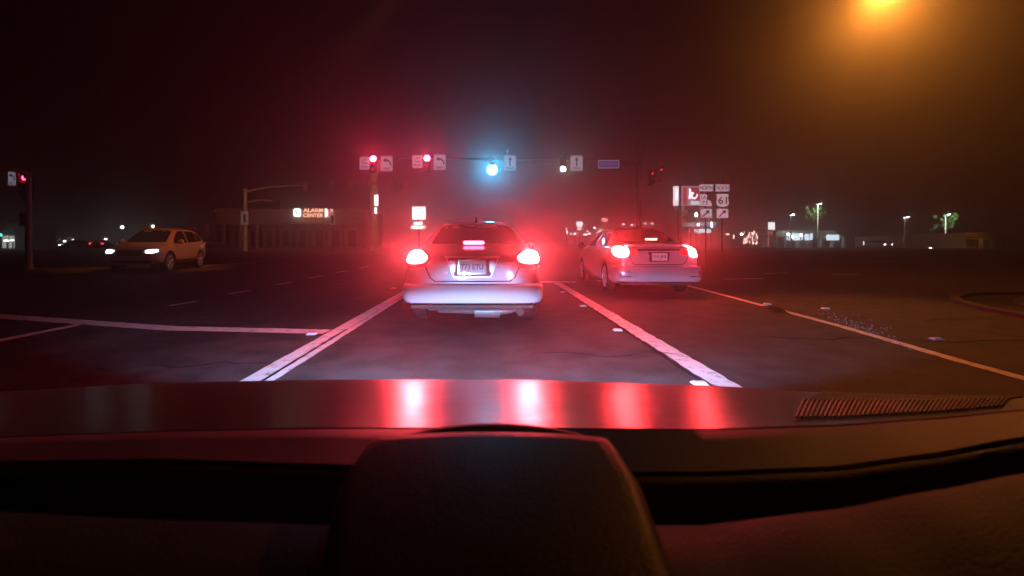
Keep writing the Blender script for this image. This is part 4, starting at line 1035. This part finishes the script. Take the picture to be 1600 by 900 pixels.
# right shops
rs_, wd, H = shop('shop_building', 'low shop with bright white windows under the lot lamps on the right', 1213, 1302, 361, 90, 10, mat('pale_wall', (.45, .42, .38), .9, noise=(1.5, .2)), 5)
WW = emat('window_glow', (.62, .78, .9), 2.6); c0 = rs_.location.x
def glow_windows(root, Y, items, m_):
    for (a, b2, t, bt) in items:
        p1, p2 = P(a, t, Y - .2), P(b2, bt, Y - .2); b = MB(); b.box(((p1.x + p2.x) / 2 - root.location.x, -3.0, (p1.z + p2.z) / 2), (p2.x - p1.x, .08, p1.z - p2.z)); b.build('lit_window', m_, root)
glow_windows(rs_, 90, [(1215, 1239, 365, 375.5), (1242, 1248.5, 366, 375.5), (1250, 1256, 365, 375), (1275, 1294, 367, 375.5)], WW)
rs2, wd, H = shop('shop_building', 'reddish shop front with many small sparkling lights right of the route signs', 1132, 1192, 359, 86, 10, BRICKY, 4)
b = MB()
random.seed(3)
for k in range(40):
    px = 1162 + random.random() * 22; py = 363 + random.random() * 18; c = P(px, py, 82.8)
    b.box((c.x - rs2.location.x, -3.2 + random.random() * .1, c.z), (random.uniform(.06, .2), .05, random.uniform(.15, .7)))
tag(b.build('window_display', emat('display_glow', (1, .55, .5), 3.6), rs2), kind='stuff')
b = MB()
for x_ in (-.3, .3): b.box((P(1203 + x_ * 9, 0, 84).x, 84, 1.5), (.25, .2, 2.6))
b.box((P(1203, 0, 84).x, 84, 2.9), (.9, .25, .3)); o = b.build('gateway', emat('gate_glow', (1, .28, .2), .55)); tag(o, 'small reddish lit gateway under the white square sign on the right', 'gateway')
lit_box('lit_sign', 'small blank white square sign left of the white shop windows', 1205.5, 353, 10.5, 11.5, 84, (1, .97, 1), 2.2)
shop('shop_building', 'dim orange lit building at the far right behind the right tree', 1508, 1557, 364, 76, 10, STUCCO, 3)
shop('shop_building', 'very low dim building with a pale eave right of the lone lot lamp', 1388, 1436, 369, 88, 8, STUCCO, 3)
# added unseen orange spot that brightens the right building's wall
c = P(1535, 360, 70)
spot('right_wall_fill', c + Vector((-1.5, -1.5, 2.2)), c + Vector((-.5, 6, -1)), 1500, (1, .40, .06), 95, .5, .2)
# far-left lit doorway
dl = thing('kiosk', 'lit doorway building at the very left edge', 'building', (P(-12, 0, 62).x, 62, 0))
b = MB(); b.box((0, 3, 1.9), (6, 6, 3.8)); b.build('wall', STUCCO, dl)
for dx, ww in ((1.35, .9), (2.35, .75)): b = MB(); b.box((dx + .4, -.05, 1.1), (ww, .06, 1.7)); b.build('lit_window', emat('door_glow', (.95, 1, .85), .6), dl)

# trees near the lot lamps
LEAFG = mat('leaf', (.09, .17, .07), .7, noise=(3, .4))
BARK = mat('bark', (.07, .05, .04), .95, noise=(5, .3))
def tree(label, px, pytop, wpx, hpx, Y, n=700, seed=1, leaf=.24):
    random.seed(seed); c = P(px, pytop + hpx / 2, Y); u = Y / F; root = thing('tree', label, 'tree', (c.x, Y, 0), 0, 'trees by the lot lamps')
    b = MB(); b.tube([(0, 0, 0), (.1, 0, c.z * .4), (-.05, 0, c.z * .7), (0, 0, c.z + hpx * u * .3)], [.2, .16, .12, .04], 8)
    for k in range(7):
        a = random.uniform(0, 6.28); z0 = c.z - hpx * u * random.uniform(.1, .45); e_ = Vector((math.cos(a) * wpx * u * .35, math.sin(a) * wpx * u * .35, z0 + random.uniform(.5, 1.5)))
        b.tube([(0, 0, z0), e_ * .5 + Vector((0, 0, z0 * .5)), e_], [.07, .05, .015], 6)
    b.build('trunk', BARK, root, True)
    cl = [(Vector((random.uniform(-.42, .42) * wpx * u, random.uniform(-.4, .4) * wpx * u, random.uniform(-.42, .45) * hpx * u)), random.uniform(.3, .8)) for _ in range(16)]
    b = MB()
    for k in range(n):
        q, r_ = random.choice(cl); d = Vector((random.gauss(0, 1), random.gauss(0, 1), random.gauss(0, 1))).normalized() * r_ * random.random() ** .4
        p = Vector((0, 0, c.z)) + q + d; a = Vector((random.gauss(0, 1), random.gauss(0, 1), random.gauss(0, 1))).normalized(); t = a.orthogonal().normalized(); s_ = leaf * random.uniform(.5, 1.2)
        v = a.cross(t); b.add([p - t * s_ * .5, p + v * s_ * .25, p + t * s_ * .5, p - v * s_ * .25], [(0, 1, 2, 3)])
    b.build('crown', LEAFG, root); return root
tree('small tree glowing green under the lot lamp right of the shop windows', 1271, 317, 26, 26, 85, 900, 11)
tree('small tree glowing green under the lot lamp at the far right', 1476, 334, 24, 24, 85, 900, 5)
tree('pale leafed tree standing below the red and white pylon sign', 1062, 325, 26, 30, 72, 900, 8)
for px, py, Y, tx, ty in ((1279, 312, 82, 1271, 330), (1483, 329, 82, 1476, 346), (1072, 322, 68.5, 1062, 340)):
    spot('crown_fill', P(px, py, Y), P(tx, ty, Y + 3), 5000 if px > 1100 else 700, (.75, 1, .75) if px > 1100 else (1, .9, .8), 85, .6, .3)  # spots added close to the crowns to brighten the leaves
# sodium street lamp up right, its head just above the frame
lampp = Vector((12.3, 14.0, 9.25))
st = thing('street_lamp', 'orange sodium street lamp glaring at the top right', 'street lamp', (18.6, 14.3, 0))
def loc(v): return Vector(v) - Vector(st.location)
b = MB(); b.tube([loc((18.6, 14.3, 0)), loc((18.6, 14.3, 9.2))], [.13, .08], 12); b.build('pole', GALV, st, True)
b = MB(); b.tube([loc((18.6, 14.3, 9.0)), loc((17, 14.2, 9.5)), loc((12.7, 14.0, 9.45))], .05, 8); b.build('arm', GALV, st, True)
b = MB(); b.lathe([(-.38, .03), (-.25, .15), (.1, .17), (.35, .08)], loc(lampp + Vector((0, 0, .08))), 'X', 16); b.build('lamp_head', DARKM, st, True)
b = MB(); b.lathe([(-.15, .02), (-.12, .09), (-.02, .14), (.0, .14)], loc(lampp + Vector((-.05, 0, -.06))), 'Z', 16); b.build('bowl', emat('sodium_lit', (1, .32, .06), 150, False), st, True)
l = bpy.data.lights.new('sodium_light', 'SPOT'); l.energy = 800; l.color = (1, .26, .03); l.shadow_soft_size = .18; l.spot_size = R(166); l.spot_blend = .25
spot('sodium_throw', lampp + Vector((-.1, -.05, -.3)), (5.0, 5.6, 0), 2300, (1, .30, .035), 38, .9, .15)
o = bpy.data.objects.new('sodium_light', l); COL.objects.link(o); o.location = lampp + Vector((-.05, 0, -.35))
spot('far_mast_fill', (-7, 30, 20), (-27, 58, 3), 15000, (1, .36, .14), 52, .7, .3)  # added overhead light for the far masts and shop, no lamp stands there
# added unseen spot above the view, putting warm light on the crossover
spot('crossover_fill', (-2.5, 16.0, 10.8), (-12.8, 18.2, .9), 9500, (1, .24, .02), 22, .7, .15)

# ------------------------------------------------------------------ haze volume added to imitate windscreen glare round the lamps
b = MB(); b.box((0, 95, 6.2), (420, 260, 14.6))
hz = b.build('haze', mat('haze', (1, 1, 1), 1)); tag(hz, kind='stuff', label='thin haze added for the glare round the lamps', cat='haze')
nt = MATS['haze'].node_tree; nt.nodes.clear(); out = nt.nodes.new('ShaderNodeOutputMaterial'); pv = nt.nodes.new('ShaderNodeVolumePrincipled')
pv.inputs['Density'].default_value = HAZE; pv.inputs['Color'].default_value = (.92, .92, .92, 1); pv.inputs['Anisotropy'].default_value = .88
nt.links.new(pv.outputs[0], out.inputs['Volume'])
